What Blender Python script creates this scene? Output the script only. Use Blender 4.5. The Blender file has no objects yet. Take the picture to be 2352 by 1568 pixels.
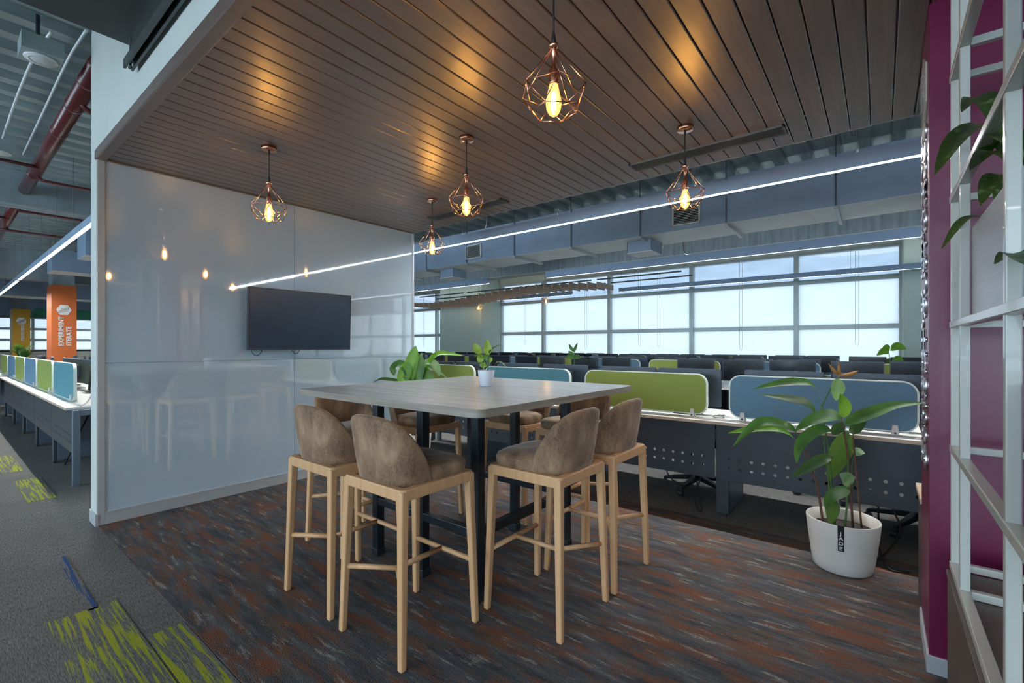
import bpy, bmesh, math, random
from mathutils import Vector, Matrix, Euler
random.seed(7)
S = bpy.context.scene
COL = S.collection
R = math.radians

# ------------------------------------------------------------------ camera, world, exposure
cam_d = bpy.data.cameras.new('camera')
cam = bpy.data.objects.new('camera', cam_d); COL.objects.link(cam)
cam.location = (0, 0, 1.33)
cam.rotation_euler = (R(90), 0, math.atan2(846, 1061))
cam_d.sensor_width = 36.0
cam_d.lens = 36.0 * 1061 / 2352
cam_d.shift_y = 10 / 2352
cam_d.clip_start = 0.02; cam_d.clip_end = 3000
S.camera = cam
S.view_settings.view_transform = 'Standard'
S.view_settings.look = 'None'
S.view_settings.gamma = 1.0
S.view_settings.use_curve_mapping = False
S.view_settings.exposure = 1.10

SKY = 3.8            # sky radiance
LED = 75.0            # radiance of the linear office lights
BULB = 300.0          # filaments of the pendant bulbs
w = bpy.data.worlds.new('sky'); S.world = w; w.use_nodes = True
bg = w.node_tree.nodes['Background']
bg.inputs[0].default_value = (0.66, 0.84, 1.0, 1); bg.inputs[1].default_value = SKY

def portal(name, x0, x1, z0, z1, y):
    l = bpy.data.lights.new(name, 'AREA'); l.shape = 'RECTANGLE'; l.size = x1 - x0; l.size_y = z1 - z0
    l.cycles.is_portal = True
    o = bpy.data.objects.new(name, l); COL.objects.link(o)
    o.location = ((x0 + x1) / 2, y, (z0 + z1) / 2); o.rotation_euler = (R(-90 if y > 0 else 90), 0, 0)
portal('window_portal_a', -10.5, 0.4, 0.8, 3.45, 12.6)
portal('window_portal_c', -13.9, 15.9, 0.4, 3.5, -7.2)
portal('window_portal_d', 2.0, 16, 0.8, 3.45, 12.6)
portal('window_portal_b', -30, -12.2, 0.8, 3.45, 12.6)

# ------------------------------------------------------------------ materials
MATS = {}
def _new(name):
    m = bpy.data.materials.new(name); m.use_nodes = True
    nt = m.node_tree; b = nt.nodes['Principled BSDF']
    MATS[name] = m
    return m, nt, b
def N(nt, t, **k):
    n = nt.nodes.new(t)
    for a, v in k.items(): setattr(n, a, v)
    return n
def coords(nt, scale=(1, 1, 1), rot=(0, 0, 0), src='Object'):
    tc = N(nt, 'ShaderNodeTexCoord'); mp = N(nt, 'ShaderNodeMapping')
    mp.inputs['Scale'].default_value = scale; mp.inputs['Rotation'].default_value = rot
    nt.links.new(tc.outputs[src], mp.inputs[0]); return mp.outputs[0]
def noise(nt, vec, scale=1, detail=3, rough=.55):
    n = N(nt, 'ShaderNodeTexNoise'); n.inputs['Scale'].default_value = scale
    n.inputs['Detail'].default_value = detail; n.inputs['Roughness'].default_value = rough
    nt.links.new(vec, n.inputs['Vector']); return n.outputs['Fac']
def ramp(nt, fac, stops):
    r = N(nt, 'ShaderNodeValToRGB'); e = r.color_ramp.elements
    while len(e) < len(stops): e.new(.5)
    for s, (p, c) in zip(e, stops):
        s.position = p; s.color = (c, c, c, 1) if isinstance(c, (int, float)) else (*c, 1)
    nt.links.new(fac, r.inputs[0]); return r.outputs['Color']
def mixc(nt, fac, a, b, mode='MIX'):
    m = N(nt, 'ShaderNodeMix', data_type='RGBA', blend_type=mode)
    for s, v in ((0, fac), (6, a), (7, b)):
        if hasattr(v, 'is_linked') or hasattr(v, 'links'): nt.links.new(v, m.inputs[s])
        elif s == 0: m.inputs[0].default_value = v
        else: m.inputs[s].default_value = (*v, 1)
    return m.outputs[2]
def bump(nt, b, fac, strength=.2, dist=.01):
    n = N(nt, 'ShaderNodeBump'); n.inputs['Strength'].default_value = strength; n.inputs['Distance'].default_value = dist
    nt.links.new(fac, n.inputs['Height']); nt.links.new(n.outputs[0], b.inputs['Normal'])
def mat(name, col, rough=.5, metal=0., var=.12, nscale=8., scale=(1, 1, 1), bmp=0., spec=None, sheen=0., coat=0., src='Object', transm=0.):
    """principled material with a procedural tone variation"""
    m, nt, b = _new(name)
    v = coords(nt, scale, src=src); f = noise(nt, v, nscale, 4)
    lo = tuple(c * (1 - var) for c in col); hi = tuple(min(1, c * (1 + var)) for c in col)
    nt.links.new(ramp(nt, f, [(.3, lo), (.7, hi)]), b.inputs['Base Color'])
    b.inputs['Roughness'].default_value = rough; b.inputs['Metallic'].default_value = metal
    if spec is not None: b.inputs['Specular IOR Level'].default_value = spec
    if sheen: b.inputs['Sheen Weight'].default_value = sheen; b.inputs['Sheen Roughness'].default_value = .4
    if coat: b.inputs['Coat Weight'].default_value = coat; b.inputs['Coat Roughness'].default_value = .03
    if transm: b.inputs['Transmission Weight'].default_value = transm
    if bmp: bump(nt, b, f, bmp)
    return m
def emit(name, col, strength):
    m, nt, b = _new(name)
    b.inputs['Base Color'].default_value = (.8, .8, .8, 1)
    b.inputs['Emission Color'].default_value = (*col, 1); b.inputs['Emission Strength'].default_value = strength
    return m

def wood(name, dark, light, scale, rough=.4, rand=0.25, spec=.5, rv=.0):
    m, nt, b = _new(name)
    v = coords(nt, scale)
    oi = N(nt, 'ShaderNodeObjectInfo')
    ad = N(nt, 'ShaderNodeVectorMath', operation='ADD'); nt.links.new(v, ad.inputs[0])
    mu = N(nt, 'ShaderNodeMath', operation='MULTIPLY'); mu.inputs[1].default_value = 37.
    nt.links.new(oi.outputs['Random'], mu.inputs[0]); nt.links.new(mu.outputs[0], ad.inputs[1])
    f = noise(nt, ad.outputs[0], 1, 6, .62)
    c = ramp(nt, f, [(.28, dark), (.72, light)])
    h = N(nt, 'ShaderNodeMapRange'); h.inputs['To Min'].default_value = 1 - rand; h.inputs['To Max'].default_value = 1 + rand
    nt.links.new(oi.outputs['Random'], h.inputs[0])
    cc = N(nt, 'ShaderNodeVectorMath', operation='SCALE'); nt.links.new(c, cc.inputs[0]); nt.links.new(h.outputs[0], cc.inputs['Scale'])
    nt.links.new(cc.outputs[0], b.inputs['Base Color'])
    b.inputs['Roughness'].default_value = rough; b.inputs['Specular IOR Level'].default_value = spec
    bump(nt, b, f, .06, .004)
    return m
wood('plank_wood', (.080, .046, .034), (.175, .105, .078), (38, 2.2, 38), .47, .14, .9)
bb = MATS['plank_wood'].node_tree.nodes['Principled BSDF']; bb.inputs['Coat Weight'].default_value = .8; bb.inputs['Coat Roughness'].default_value = .34; bb.inputs['Coat IOR'].default_value = 1.9
wood('beech', (.54, .295, .142), (.65, .385, .20), (30, 30, 2.0), .42, .04)
wood('table_wood', (.27, .305, .325), (.41, .45, .475), (2.2, 26, 10), .26, 0, .7)
wood('edge_wood', (.20, .165, .135), (.34, .29, .24), (3, 3, 60), .4, 0)
wood('brown_laminate', (.060, .043, .035), (.115, .085, .07), (20, 3, 3), .4, 0)
wood('oak_edge', (.50, .38, .27), (.64, .52, .40), (4, 20, 20), .45, 0)

# meeting carpet: rust, slate and pale streaks running along x
m, nt, b = _new('carpet_rust')
v1 = coords(nt, (2.6, 17, 1)); v2 = coords(nt, (4.0, 25, 1)); v3 = coords(nt, (110, 210, 1)); v4 = coords(nt, (.9, 2.2, 1))
a = noise(nt, v1, 1, 8, .72); s2 = noise(nt, v2, 1, 8, .68); yarn = noise(nt, v3, 1, 2, .6); big = noise(nt, v4, 1, 2, .5)
base = ramp(nt, a, [(.32, (.060, .070, .085)), (.50, (.150, .160, .180)), (.66, (.27, .275, .28))])
ru = ramp(nt, noise(nt, coords(nt, (1.6, 7.5, 3), (0, 0, .01)), 1.6, 9, .72), [(.49, 0.), (.60, .9)])
c = mixc(nt, ru, base, (.37, .135, .062))
br = ramp(nt, noise(nt, coords(nt, (3, 24, 7)), 1.1, 7, .7), [(.52, 0.), (.62, .75)])
c = mixc(nt, br, c, (.26, .165, .095))
wh = mixc(nt, ramp(nt, yarn, [(.35, .35), (.6, 1.)]), (0, 0, 0), ramp(nt, s2, [(.57, 0.), (.65, .85)]))
c = mixc(nt, wh, c, (.68, .64, .59))
c = mixc(nt, ramp(nt, yarn, [(.3, .0), (.75, .75)]), mixc(nt, .5, c, (.0, .0, .0)), c)
c = mixc(nt, ramp(nt, noise(nt, coords(nt, (300, 420, 1)), 1, 1, .5), [(.3, .55), (.7, 1.)]), (.01, .012, .015), c)
nt.links.new(c, b.inputs['Base Color']); b.inputs['Roughness'].default_value = .95; b.inputs['Specular IOR Level'].default_value = .15
bump(nt, b, yarn, .7, .006)
# corridor carpet: dark grey with fine lines
def grey_carpet(name, lime):
    m, nt, b = _new(name)
    fine = noise(nt, coords(nt, (26, 230, 1)), 1, 3, .65); cross = noise(nt, coords(nt, (150, 40, 1)), 1, 2, .6)
    pat = noise(nt, coords(nt, (2.2, 3.2, 1)), 1, 3, .6)
    c = ramp(nt, fine, [(.32, (.055, .058, .060)), (.70, (.25, .25, .24))])
    c = mixc(nt, ramp(nt, pat, [(.35, .0), (.65, .55)]), c, mixc(nt, .5, c, (.08, .073, .065)))
    c = mixc(nt, ramp(nt, cross, [(.45, .0), (.7, .35)]), c, (.16, .17, .175))
    if lime:
        lm = ramp(nt, noise(nt, coords(nt, (2.4, 58, 1)), 1, 3, .6), [(.49, 0.), (.55, .85)])
        c = mixc(nt, lm, c, (.33, .37, .012) if lime == 1 else (.006, .055, .20))
    nt.links.new(c, b.inputs['Base Color']); b.inputs['Roughness'].default_value = .95; b.inputs['Specular IOR Level'].default_value = .15
    bump(nt, b, fine, .5, .004)
grey_carpet('carpet_grey', 0); grey_carpet('carpet_lime', 1); grey_carpet('carpet_blue', 2)

mat('board_glass', (.47, .61, .71), .025, 0, .02, 2)
MATS['board_glass'].node_tree.nodes['Principled BSDF'].inputs['IOR'].default_value = 3.2
mat('aluminium', (.50, .53, .55), .40, .35, .05)
mat('white_paint', (.55, .58, .545), .55, 0, .04, 3)
mat('wall_sage', (.42, .52, .47), .6, 0, .03, 2)
mat('wall_grey', (.50, .54, .56), .6, 0, .04, 2)
mat('deck_steel', (.30, .37, .375), .45, .15, .18, 3, (14, 1, 1))
mat('duct_steel', (.29, .39, .53), .5, .15, .08, 2)  # blue of the sky light on the ducts is put into this colour
mat('duct_pale', (.76, .80, .79), .5, .2, .06, 2)
mat('dark_duct', (.06, .068, .068), .6, .2, .08, 2)
mat('concrete', (.25, .31, .335), .8, 0, .3, 1.6, (10, 1, .6))
mat('cream', (.55, .60, .55), .6, 0, .03)
mat('magenta', (.135, .004, .045), .34, 0, .05, 3, spec=.7)
mat('chrome', (.80, .80, .80), .28, 1, .04)
mat('slat_metal', (.26, .26, .26), .3, .8, .05)
mat('strut_steel', (.12, .13, .13), .45, .8, .2, 20)
mat('shelf_white', (.46, .47, .43), .28, 0, .03, 4, coat=.3)
mat('planter_laminate', (.25, .26, .29), .33, 0, .12, 1.5, (2, 2, 40), spec=.8)
mat('copper', (.78, .36, .22), .22, 1, .05)
mat('black_cord', (.008, .008, .009), .6)
mat('black_metal', (.010, .016, .022), .32, 0, .15)
mat('black_plastic', (.018, .022, .028), .42, 0, .15)
mat('monitor_shell', (.036, .052, .082), .32, 0, .12)  # bluish flare over the monitors is mixed into this base colour
mat('screen_dark', (.012, .016, .022), .16, 0, .1, spec=.6)
mat('tv_screen', (.010, .030, .065), .25, 0, .08, spec=.8)
mat('panel_charcoal', (.036, .048, .060), .38, 0, .1)
mat('grey_steel', (.15, .20, .26), .36, .5, .06)
mat('desk_white', (.66, .68, .66), .35, 0, .03)
mat('partition_lime', (.27, .335, .075), .9, 0, .14, 260, bmp=.15)
mat('partition_blue', (.125, .24, .345), .9, 0, .14, 260, bmp=.15)
mat('partition_teal', (.09, .26, .31), .9, 0, .14, 260, bmp=.15)
mat('edge_white', (.78, .86, .80), .35, 0, .02)
mat('clip_white', (.72, .70, .66), .4, 0, .02)
mat('pot_white', (.66, .635, .59), .32, 0, .02)
mat('pot_grey', (.62, .65, .72), .4, 0, .03)
mat('soil', (.02, .017, .014), .95, 0, .4, 60, bmp=.6)
mat('tag_black', (.006, .006, .007), .4)
mat('print_white', (.75, .75, .74), .5)
mat('print_grey', (.25, .25, .25), .5)
mat('stem_brown', (.12, .055, .03), .6, 0, .3, 30)
mat('stem_green', (.06, .14, .03), .5, 0, .25, 20)
mat('flower_dry', (.42, .20, .05), .7, 0, .35, 40)
mat('pipe_red', (.105, .014, .016), .28, 0, .12, 5, coat=.25)
mat('col_orange', (.62, .145, .030), .5, 0, .03)
mat('col_yellow', (.60, .33, .012), .5, 0, .03)
mat('baffle_wood', (.52, .36, .26), .5, 0, .15, 6, (1, 8, 8))
mat('baffle_green', (.02, .26, .16), .5, 0, .1)
mat('window_frame', (.50, .56, .56), .42, .3, .05)
mat('speaker_white', (.72, .74, .72), .5)
mat('haze_tinted_hill', (.66, .75, .84), .95, 0, .16, .03)  # pale base colour holds the haze of distance
mat('lawn', (.20, .30, .20), .95, 0, .30, .02)
emit('led', (1.0, .98, .95), LED)
emit('deck_fill_glow', (.92, .97, 1.0), LED * .17)  # glow of the added upward strips that lift deck and ducts
emit('led_soft', (1.0, .98, .95), LED * .05)
emit('filament', (1.0, .56, .16), BULB)

# mottled velvet of the stools
m, nt, b = _new('velvet')
f = noise(nt, coords(nt, (6, 6, 3)), 1.6, 5, .65); f2 = noise(nt, coords(nt, (1, 1, .45)), 190, 2, .6)
c = ramp(nt, f, [(.34, (.100, .046, .022)), (.50, (.215, .120, .064)), (.66, (.38, .245, .14))])
c = mixc(nt, ramp(nt, f2, [(.35, .0), (.72, .5)]), c, (.33, .225, .135))
nt.links.new(c, b.inputs['Base Color']); b.inputs['Roughness'].default_value = .78
b.inputs['Sheen Weight'].default_value = .35; b.inputs['Sheen Roughness'].default_value = .35
b.inputs['Sheen Tint'].default_value = (.85, .82, .80, 1)
bump(nt, b, f2, .12, .002)

def leafmat(name, dark, light, vein=None, rough=.38):
    m, nt, b = _new(name)
    f = noise(nt, coords(nt, (7, 7, 7)), 1.5, 3)
    c = ramp(nt, f, [(.3, dark), (.7, light)])
    if vein:
        c = mixc(nt, ramp(nt, noise(nt, coords(nt, (22, 22, 22)), 1.5, 4, .7), [(.54, 0.), (.62, .8)]), c, vein)
    nt.links.new(c, b.inputs['Base Color']); b.inputs['Roughness'].default_value = rough
    tr = N(nt, 'ShaderNodeBsdfTranslucent'); nt.links.new(mixc(nt, .5, c, (.35, .6, .08)), tr.inputs[0])
    mx = N(nt, 'ShaderNodeMixShader'); mx.inputs[0].default_value = .32
    nt.links.new(b.outputs[0], mx.inputs[1]); nt.links.new(tr.outputs[0], mx.inputs[2])
    nt.links.new(mx.outputs[0], nt.nodes['Material Output'].inputs[0])
leafmat('leaf_green', (.025, .10, .022), (.07, .22, .045))
leafmat('leaf_dark', (.014, .060, .020), (.035, .11, .030))
leafmat('leaf_bright', (.10, .30, .02), (.22, .46, .04))
leafmat('leaf_pale', (.16, .34, .14), (.36, .52, .30))
leafmat('leaf_lime', (.16, .30, .03), (.36, .48, .09))
leafmat('leaf_variegated', (.012, .045, .016), (.03, .085, .028), (.22, .30, .14))

def sheet(name, trans_col, pale, f_pale, gloss=.08):
    """window pane: glass plus a pale scattering part, standing for blinds and for outdoor haze"""
    m, nt, b = _new(name); nt.nodes.remove(b)
    t = N(nt, 'ShaderNodeBsdfTransparent'); t.inputs[0].default_value = (*trans_col, 1)
    tl = N(nt, 'ShaderNodeBsdfTranslucent'); f = noise(nt, coords(nt, (1, 1, 1)), 3, 2)
    nt.links.new(ramp(nt, f, [(.2, tuple(p * .97 for p in pale)), (.8, pale)]), tl.inputs[0])
    a = N(nt, 'ShaderNodeMixShader'); a.inputs[0].default_value = f_pale
    nt.links.new(t.outputs[0], a.inputs[1]); nt.links.new(tl.outputs[0], a.inputs[2])
    g = N(nt, 'ShaderNodeBsdfGlossy'); g.inputs['Roughness'].default_value = .02
    fr = N(nt, 'ShaderNodeFresnel'); fr.inputs[0].default_value = 1.25
    a2 = N(nt, 'ShaderNodeMixShader'); nt.links.new(fr.outputs[0], a2.inputs[0])
    nt.links.new(a.outputs[0], a2.inputs[1]); nt.links.new(g.outputs[0], a2.inputs[2])
    nt.links.new(a2.outputs[0], nt.nodes['Material Output'].inputs[0])
sheet('pane_clear', (.365, .37, .38), (.40, .40, .40), .13)  # pale part lays an outdoor haze veil over the hills
sheet('pane_blind', (.375, .37, .365), (.56, .555, .54), .55)
sheet('pane_open', (.92, .93, .93), (.5, .5, .5), .03)  # panes of the added rear window
# bulb glass: amber, lit from within
m, nt, b = _new('bulb_glass'); nt.nodes.remove(b)
t = N(nt, 'ShaderNodeBsdfTransparent'); t.inputs[0].default_value = (1, .80, .50, 1)
g = N(nt, 'ShaderNodeBsdfGlossy'); g.inputs['Roughness'].default_value = .05
fr = N(nt, 'ShaderNodeFresnel'); fr.inputs[0].default_value = 1.4
e = N(nt, 'ShaderNodeEmission'); e.inputs[1].default_value = .8
nt.links.new(ramp(nt, noise(nt, coords(nt), 9, 1), [(.3, (1., .50, .12)), (.7, (1., .58, .17))]), e.inputs[0])
ad = N(nt, 'ShaderNodeAddShader'); a2 = N(nt, 'ShaderNodeMixShader')
nt.links.new(t.outputs[0], ad.inputs[0]); nt.links.new(e.outputs[0], ad.inputs[1])
nt.links.new(fr.outputs[0], a2.inputs[0]); nt.links.new(ad.outputs[0], a2.inputs[1]); nt.links.new(g.outputs[0], a2.inputs[2])
nt.links.new(a2.outputs[0], nt.nodes['Material Output'].inputs[0])

# ------------------------------------------------------------------ mesh helpers
class MB:
    def __init__(s): s.v = []; s.f = []
    def add(s, vs, fs):
        n = len(s.v); s.v += [tuple(p) for p in vs]; s.f += [tuple(i + n for i in f) for f in fs]; return s
    def box(s, x0, x1, y0, y1, z0, z1):
        return s.add([(x0, y0, z0), (x1, y0, z0), (x1, y1, z0), (x0, y1, z0), (x0, y0, z1), (x1, y0, z1), (x1, y1, z1), (x0, y1, z1)],
                     [(0, 3, 2, 1), (4, 5, 6, 7), (0, 1, 5, 4), (1, 2, 6, 5), (2, 3, 7, 6), (3, 0, 4, 7)])
    def bar(s, p0, p1, w0, w1=None, d0=None, d1=None):
        """tapered rectangular bar from p0 to p1 (section along local x / y)"""
        w1 = w0 if w1 is None else w1; d0 = w0 if d0 is None else d0; d1 = w1 if d1 is None else d1
        p0, p1 = Vector(p0), Vector(p1); a = (p1 - p0).normalized()
        u = Vector((1, 0, 0)) if abs(a.x) < .8 else Vector((0, 1, 0))
        u = (u - a * u.dot(a)).normalized(); v = a.cross(u)
        vs = []
        for p, ww, dd in ((p0, w0, d0), (p1, w1, d1)):
            for sx, sy in ((-1, -1), (1, -1), (1, 1), (-1, 1)): vs.append(p + u * sx * ww / 2 + v * sy * dd / 2)
        return s.add(vs, [(3, 2, 1, 0), (4, 5, 6, 7), (0, 1, 5, 4), (1, 2, 6, 5), (2, 3, 7, 6), (3, 0, 4, 7)])
    def tube(s, pts, r, n=8, caps=True):
        pts = [Vector(p) for p in pts]; rs = r if isinstance(r, (list, tuple)) else [r] * len(pts)
        vs = []; fs = []; up = None
        for i, p in enumerate(pts):
            t = (pts[min(i + 1, len(pts) - 1)] - pts[max(i - 1, 0)]).normalized()
            if up is None:
                up = Vector((0, 0, 1)) if abs(t.z) < .9 else Vector((1, 0, 0))
            u = (up - t * up.dot(t)).normalized(); v = t.cross(u); up = u
            for k in range(n):
                a = 2 * math.pi * k / n; vs.append(p + (u * math.cos(a) + v * math.sin(a)) * rs[i])
        for i in range(len(pts) - 1):
            for k in range(n):
                fs.append((i * n + k, i * n + (k + 1) % n, (i + 1) * n + (k + 1) % n, (i + 1) * n + k))
        if caps:
            fs.append(tuple(range(n - 1, -1, -1))); fs.append(tuple((len(pts) - 1) * n + k for k in range(n)))
        return s.add(vs, fs)
    def lathe(s, prof, n=24, c=(0, 0, 0), sx=1, sy=1):
        vs = []; fs = []
        for r, z in prof:
            for k in range(n):
                a = 2 * math.pi * k / n; vs.append((c[0] + r * sx * math.cos(a), c[1] + r * sy * math.sin(a), c[2] + z))
        for i in range(len(prof) - 1):
            for k in range(n):
                fs.append((i * n + k, i * n + (k + 1) % n, (i + 1) * n + (k + 1) % n, (i + 1) * n + k))
        return s.add(vs, fs)
    def prism(s, poly, z0, z1, plane='xy'):
        """extruded polygon; plane xy (along z), xz (along y), yz (along x)"""
        n = len(poly)
        def P(a, b, h): return {'xy': (a, b, h), 'xz': (a, h, b), 'yz': (h, a, b)}[plane]
        vs = [P(a, b, z0) for a, b in poly] + [P(a, b, z1) for a, b in poly]
        return s.add(vs, [tuple(range(n - 1, -1, -1)), tuple(range(n, 2 * n))] + [(i, (i + 1) % n, n + (i + 1) % n, n + i) for i in range(n)])
    def build(s, name, material, parent=None, smooth=False, bevel=0, seg=2):
        me = bpy.data.meshes.new(name); me.from_pydata(s.v, [], s.f)
        bm = bmesh.new(); bm.from_mesh(me); bmesh.ops.recalc_face_normals(bm, faces=bm.faces); bm.to_mesh(me); bm.free()
        if smooth: me.polygons.foreach_set('use_smooth', [True] * len(me.polygons))
        me.materials.append(MATS[material])
        o = bpy.data.objects.new(name, me); COL.objects.link(o)
        if parent: o.parent = parent
        if bevel:
            b = o.modifiers.new('bevel', 'BEVEL'); b.width = bevel; b.segments = seg; b.limit_method = 'ANGLE'; b.angle_limit = R(35)
        return o
def box(*a): return MB().box(*a)
def rrect(x0, x1, y0, y1, r, n=6):
    pts = []
    for cx, cy, a0 in ((x1 - r, y1 - r, 0), (x0 + r, y1 - r, 90), (x0 + r, y0 + r, 180), (x1 - r, y0 + r, 270)):
        for k in range(n + 1):
            a = R(a0 + 90 * k / n); pts.append((cx + r * math.cos(a), cy + r * math.sin(a)))
    return pts
def tag(o, label, cat, group=None):
    o['label'] = label; o['category'] = cat
    if group: o['group'] = group
    return o
def thing(name, label, cat, loc=(0, 0, 0), rz=0, group=None):
    o = bpy.data.objects.new(name, None); COL.objects.link(o); o.empty_display_size = .1
    o.location = loc; o.rotation_euler = (0, 0, rz)
    return tag(o, label, cat, group)
def struct(o, label=None):
    o['kind'] = 'structure'
    if label: o['label'] = label
    return o
def dup(root, loc=None, rz=None, label=None, group=None):
    r = root.copy(); COL.objects.link(r)
    if loc is not None: r.location = loc
    if rz is not None: r.rotation_euler = (0, 0, rz)
    if label: r['label'] = label
    if group: r['group'] = group
    for ch in list(root.children):
        c = ch.copy(); COL.objects.link(c); c.parent = r
        for g in list(ch.children):
            d = g.copy(); COL.objects.link(d); d.parent = c
    return r
def text_mesh(name, body, size, depth, material, parent, mtx, align='LEFT', spacing=1.0, bold=.012):
    cu = bpy.data.curves.new(name, 'FONT'); cu.body = body; cu.size = size; cu.extrude = depth / 2
    cu.align_x = align; cu.space_character = spacing; cu.resolution_u = 3; cu.offset = size * bold
    tmp = bpy.data.objects.new('tmp', cu); COL.objects.link(tmp)
    dg = bpy.context.evaluated_depsgraph_get()
    me = bpy.data.meshes.new_from_object(tmp.evaluated_get(dg))
    bpy.data.objects.remove(tmp); bpy.data.curves.remove(cu)
    me.transform(mtx); me.materials.clear(); me.materials.append(MATS[material])
    o = bpy.data.objects.new(name, me); COL.objects.link(o); o.parent = parent
    return o
def basis(ex, ey, ez, t): # matrix with given columns
    return Matrix(((ex[0], ey[0], ez[0], t[0]), (ex[1], ey[1], ez[1], t[1]), (ex[2], ey[2], ez[2], t[2]), (0, 0, 0, 1)))

DECK = 3.75; CZ = 2.72
# ------------------------------------------------------------------ the setting
struct(box(-31, 16, -7, 12.6, -.12, 0).build('floor', 'carpet_grey'), 'dark grey office carpet')
mfl = struct(box(-4.52, 3.5, .76, 3.70, .0, .004).build('floor_meeting', 'carpet_rust'), 'rust and slate streaked carpet of the meeting corner')
fl = bpy.data.objects['floor']
for x0, x1, y0, y1, mname in ((-3.12, -2.12, .345, .60, 'carpet_lime'), (-2.62, -1.62, .61, .755, 'carpet_lime'), (-6.65, -5.65, .50, .68, 'carpet_lime'),
                       (-8.3, -7.15, .44, .60, 'carpet_lime'), (-4.03, -3.10, .485, .525, 'carpet_blue'), (-11, -10, .3, .6, 'carpet_lime')):
    box(x0, x1, y0, y1, 0, .003).build('carpet_tile', mname, fl)
# corrugated steel deck, ribs along y
mb = MB(); x = -31.0; prof = []
while x < 16:
    prof += [(x, DECK), (x + .115, DECK), (x + .135, DECK + .075), (x + .285, DECK + .075)]; x += .305
vs = [(a, -7, b) for a, b in prof] + [(a, 12.6, b) for a, b in prof]; n = len(prof)
mb.add(vs, [(i, i + 1, n + i + 1, n + i) for i in range(n - 1)])
struct(mb.build('ceiling', 'deck_steel'), 'corrugated steel deck')
struct(MB().box(-31, 16, -7.2, -7, 0, .4).box(-31, 16, -7.2, -7, 3.5, 4).box(-31, -14, -7.2, -7, .4, 3.5).build('wall_back', 'wall_grey'), 'wall behind the viewpoint with a long window added for fill daylight')
struct(box(16, 16.2, -7, 12.6, 0, 4).build('wall_right', 'wall_grey'))
struct(box(-31, 16, 12.35, 12.55, 0, .8).build('wall_window', 'cream'), 'low wall under the windows')
struct(box(-31, 16, 12.25, 12.6, 3.44, 4).build('wall_header', 'cream'), 'cream header above the windows')
struct(box(.36, 2.0, 12.3, 12.55, .8, 3.44).build('wall_side', 'wall_sage'))
# columns
struct(box(-12.3, -10.32, 11.3, 12.4, 0, DECK + .07).build('wall_column', 'wall_sage', bevel=.01))
struct(box(.34, 2.0, 11.3, 12.4, 0, DECK + .07).build('wall_column', 'wall_sage', bevel=.01))
# far wall with windows, x = -30
struct(box(-30.6, -30.4, -7, 12.5, 0, 1.12).build('wall_far', 'cream'))
struct(box(-30.6, -30.4, -7, 12.5, 2.62, 4).build('wall_far_header', 'duct_steel'))

def window_bay(name, axis, a0, a1, mull, pos, trans, zb, zt, mats, wm=.075):
    r = bpy.data.objects.new(name, None); COL.objects.link(r); struct(r)
    def B(u0, u1, d0, d1, z0, z1):
        return box(u0, u1, pos + d0, pos + d1, z0, z1) if axis == 'x' else box(pos + d0, pos + d1, u0, u1, z0, z1)
    B(a0, a1, -.06, .10, zb - .05, zb + .04).build('sill', 'window_frame', r)
    B(a0, a1, -.06, .10, zt - .05, zt + .03).build('head', 'window_frame', r)
    us = [a0] + list(mull) + [a1]
    for u in us: B(u - wm, u + wm * .25, -.10, .09, zb, zt).build('mullion', 'window_frame', r)
    for i in range(len(us) - 1):
        zs = [zb] + list(trans) + [zt]
        for t in trans: B(us[i], us[i + 1], -.05, .06, t - .05, t + .05).build('transom', 'window_frame', r)
        for j in range(len(zs) - 1): B(us[i], us[i + 1], .015, .021, zs[j], zs[j + 1]).build('pane', mats[j], r)
    return r
window_bay('window_1', 'x', -10.32, .37, (-8.53, -6.18, -3.83, -1.48), 12.42, (1.745, 2.775), .80, 3.44, ('pane_blind', 'pane_blind', 'pane_clear'))
window_bay('window_2', 'x', -30.4, -12.3, (-27.7, -25.4, -23, -20.7, -18.3, -16, -13.62), 12.42, (1.745, 2.775), .80, 3.44, ('pane_blind', 'pane_blind', 'pane_clear'))
window_bay('window_3', 'y', -7, 12.5, (-4.5, -2, .45, 2.9, 5.3, 7.7, 10), -30.5, (1.6, 2.1), 1.12, 2.62, ('pane_blind', 'pane_blind', 'pane_clear'))
window_bay('window_5', 'x', 2.0, 16, (4.35, 6.7, 9.05, 11.4, 13.75), 12.42, (1.745, 2.775), .80, 3.44, ('pane_blind', 'pane_blind', 'pane_clear'))
window_bay('added_rear_window', 'x', -14, 16, (-11, -8, -5, -2, 1, 4), -7.1, (1.2,), .4, 3.5, ('pane_open', 'pane_open'))  # unseen window, added to light the room from behind the viewpoint
# blind pull chains
ORD = 'first second third fourth fifth sixth seventh eighth ninth tenth eleventh twelfth'.split()
for bi, x in enumerate((-14.4, -13.0, -9.3, -7.0, -5.3, -4.75, -2.7, -.42)):
    zb = random.uniform(1.25, 1.5)
    mb = MB(); mb.tube([(x, 12.33, 3.35), (x, 12.33, zb), (x + .03, 12.33, zb - .06), (x + .06, 12.33, zb), (x + .06, 12.33, 3.35)], .004, 5)
    tag(mb.build('blind_chain', 'clip_white'), 'white blind pull chain at the window, ' + ORD[bi] + ' from the left' , 'blind chain', 'blind chains along the windows')

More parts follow.
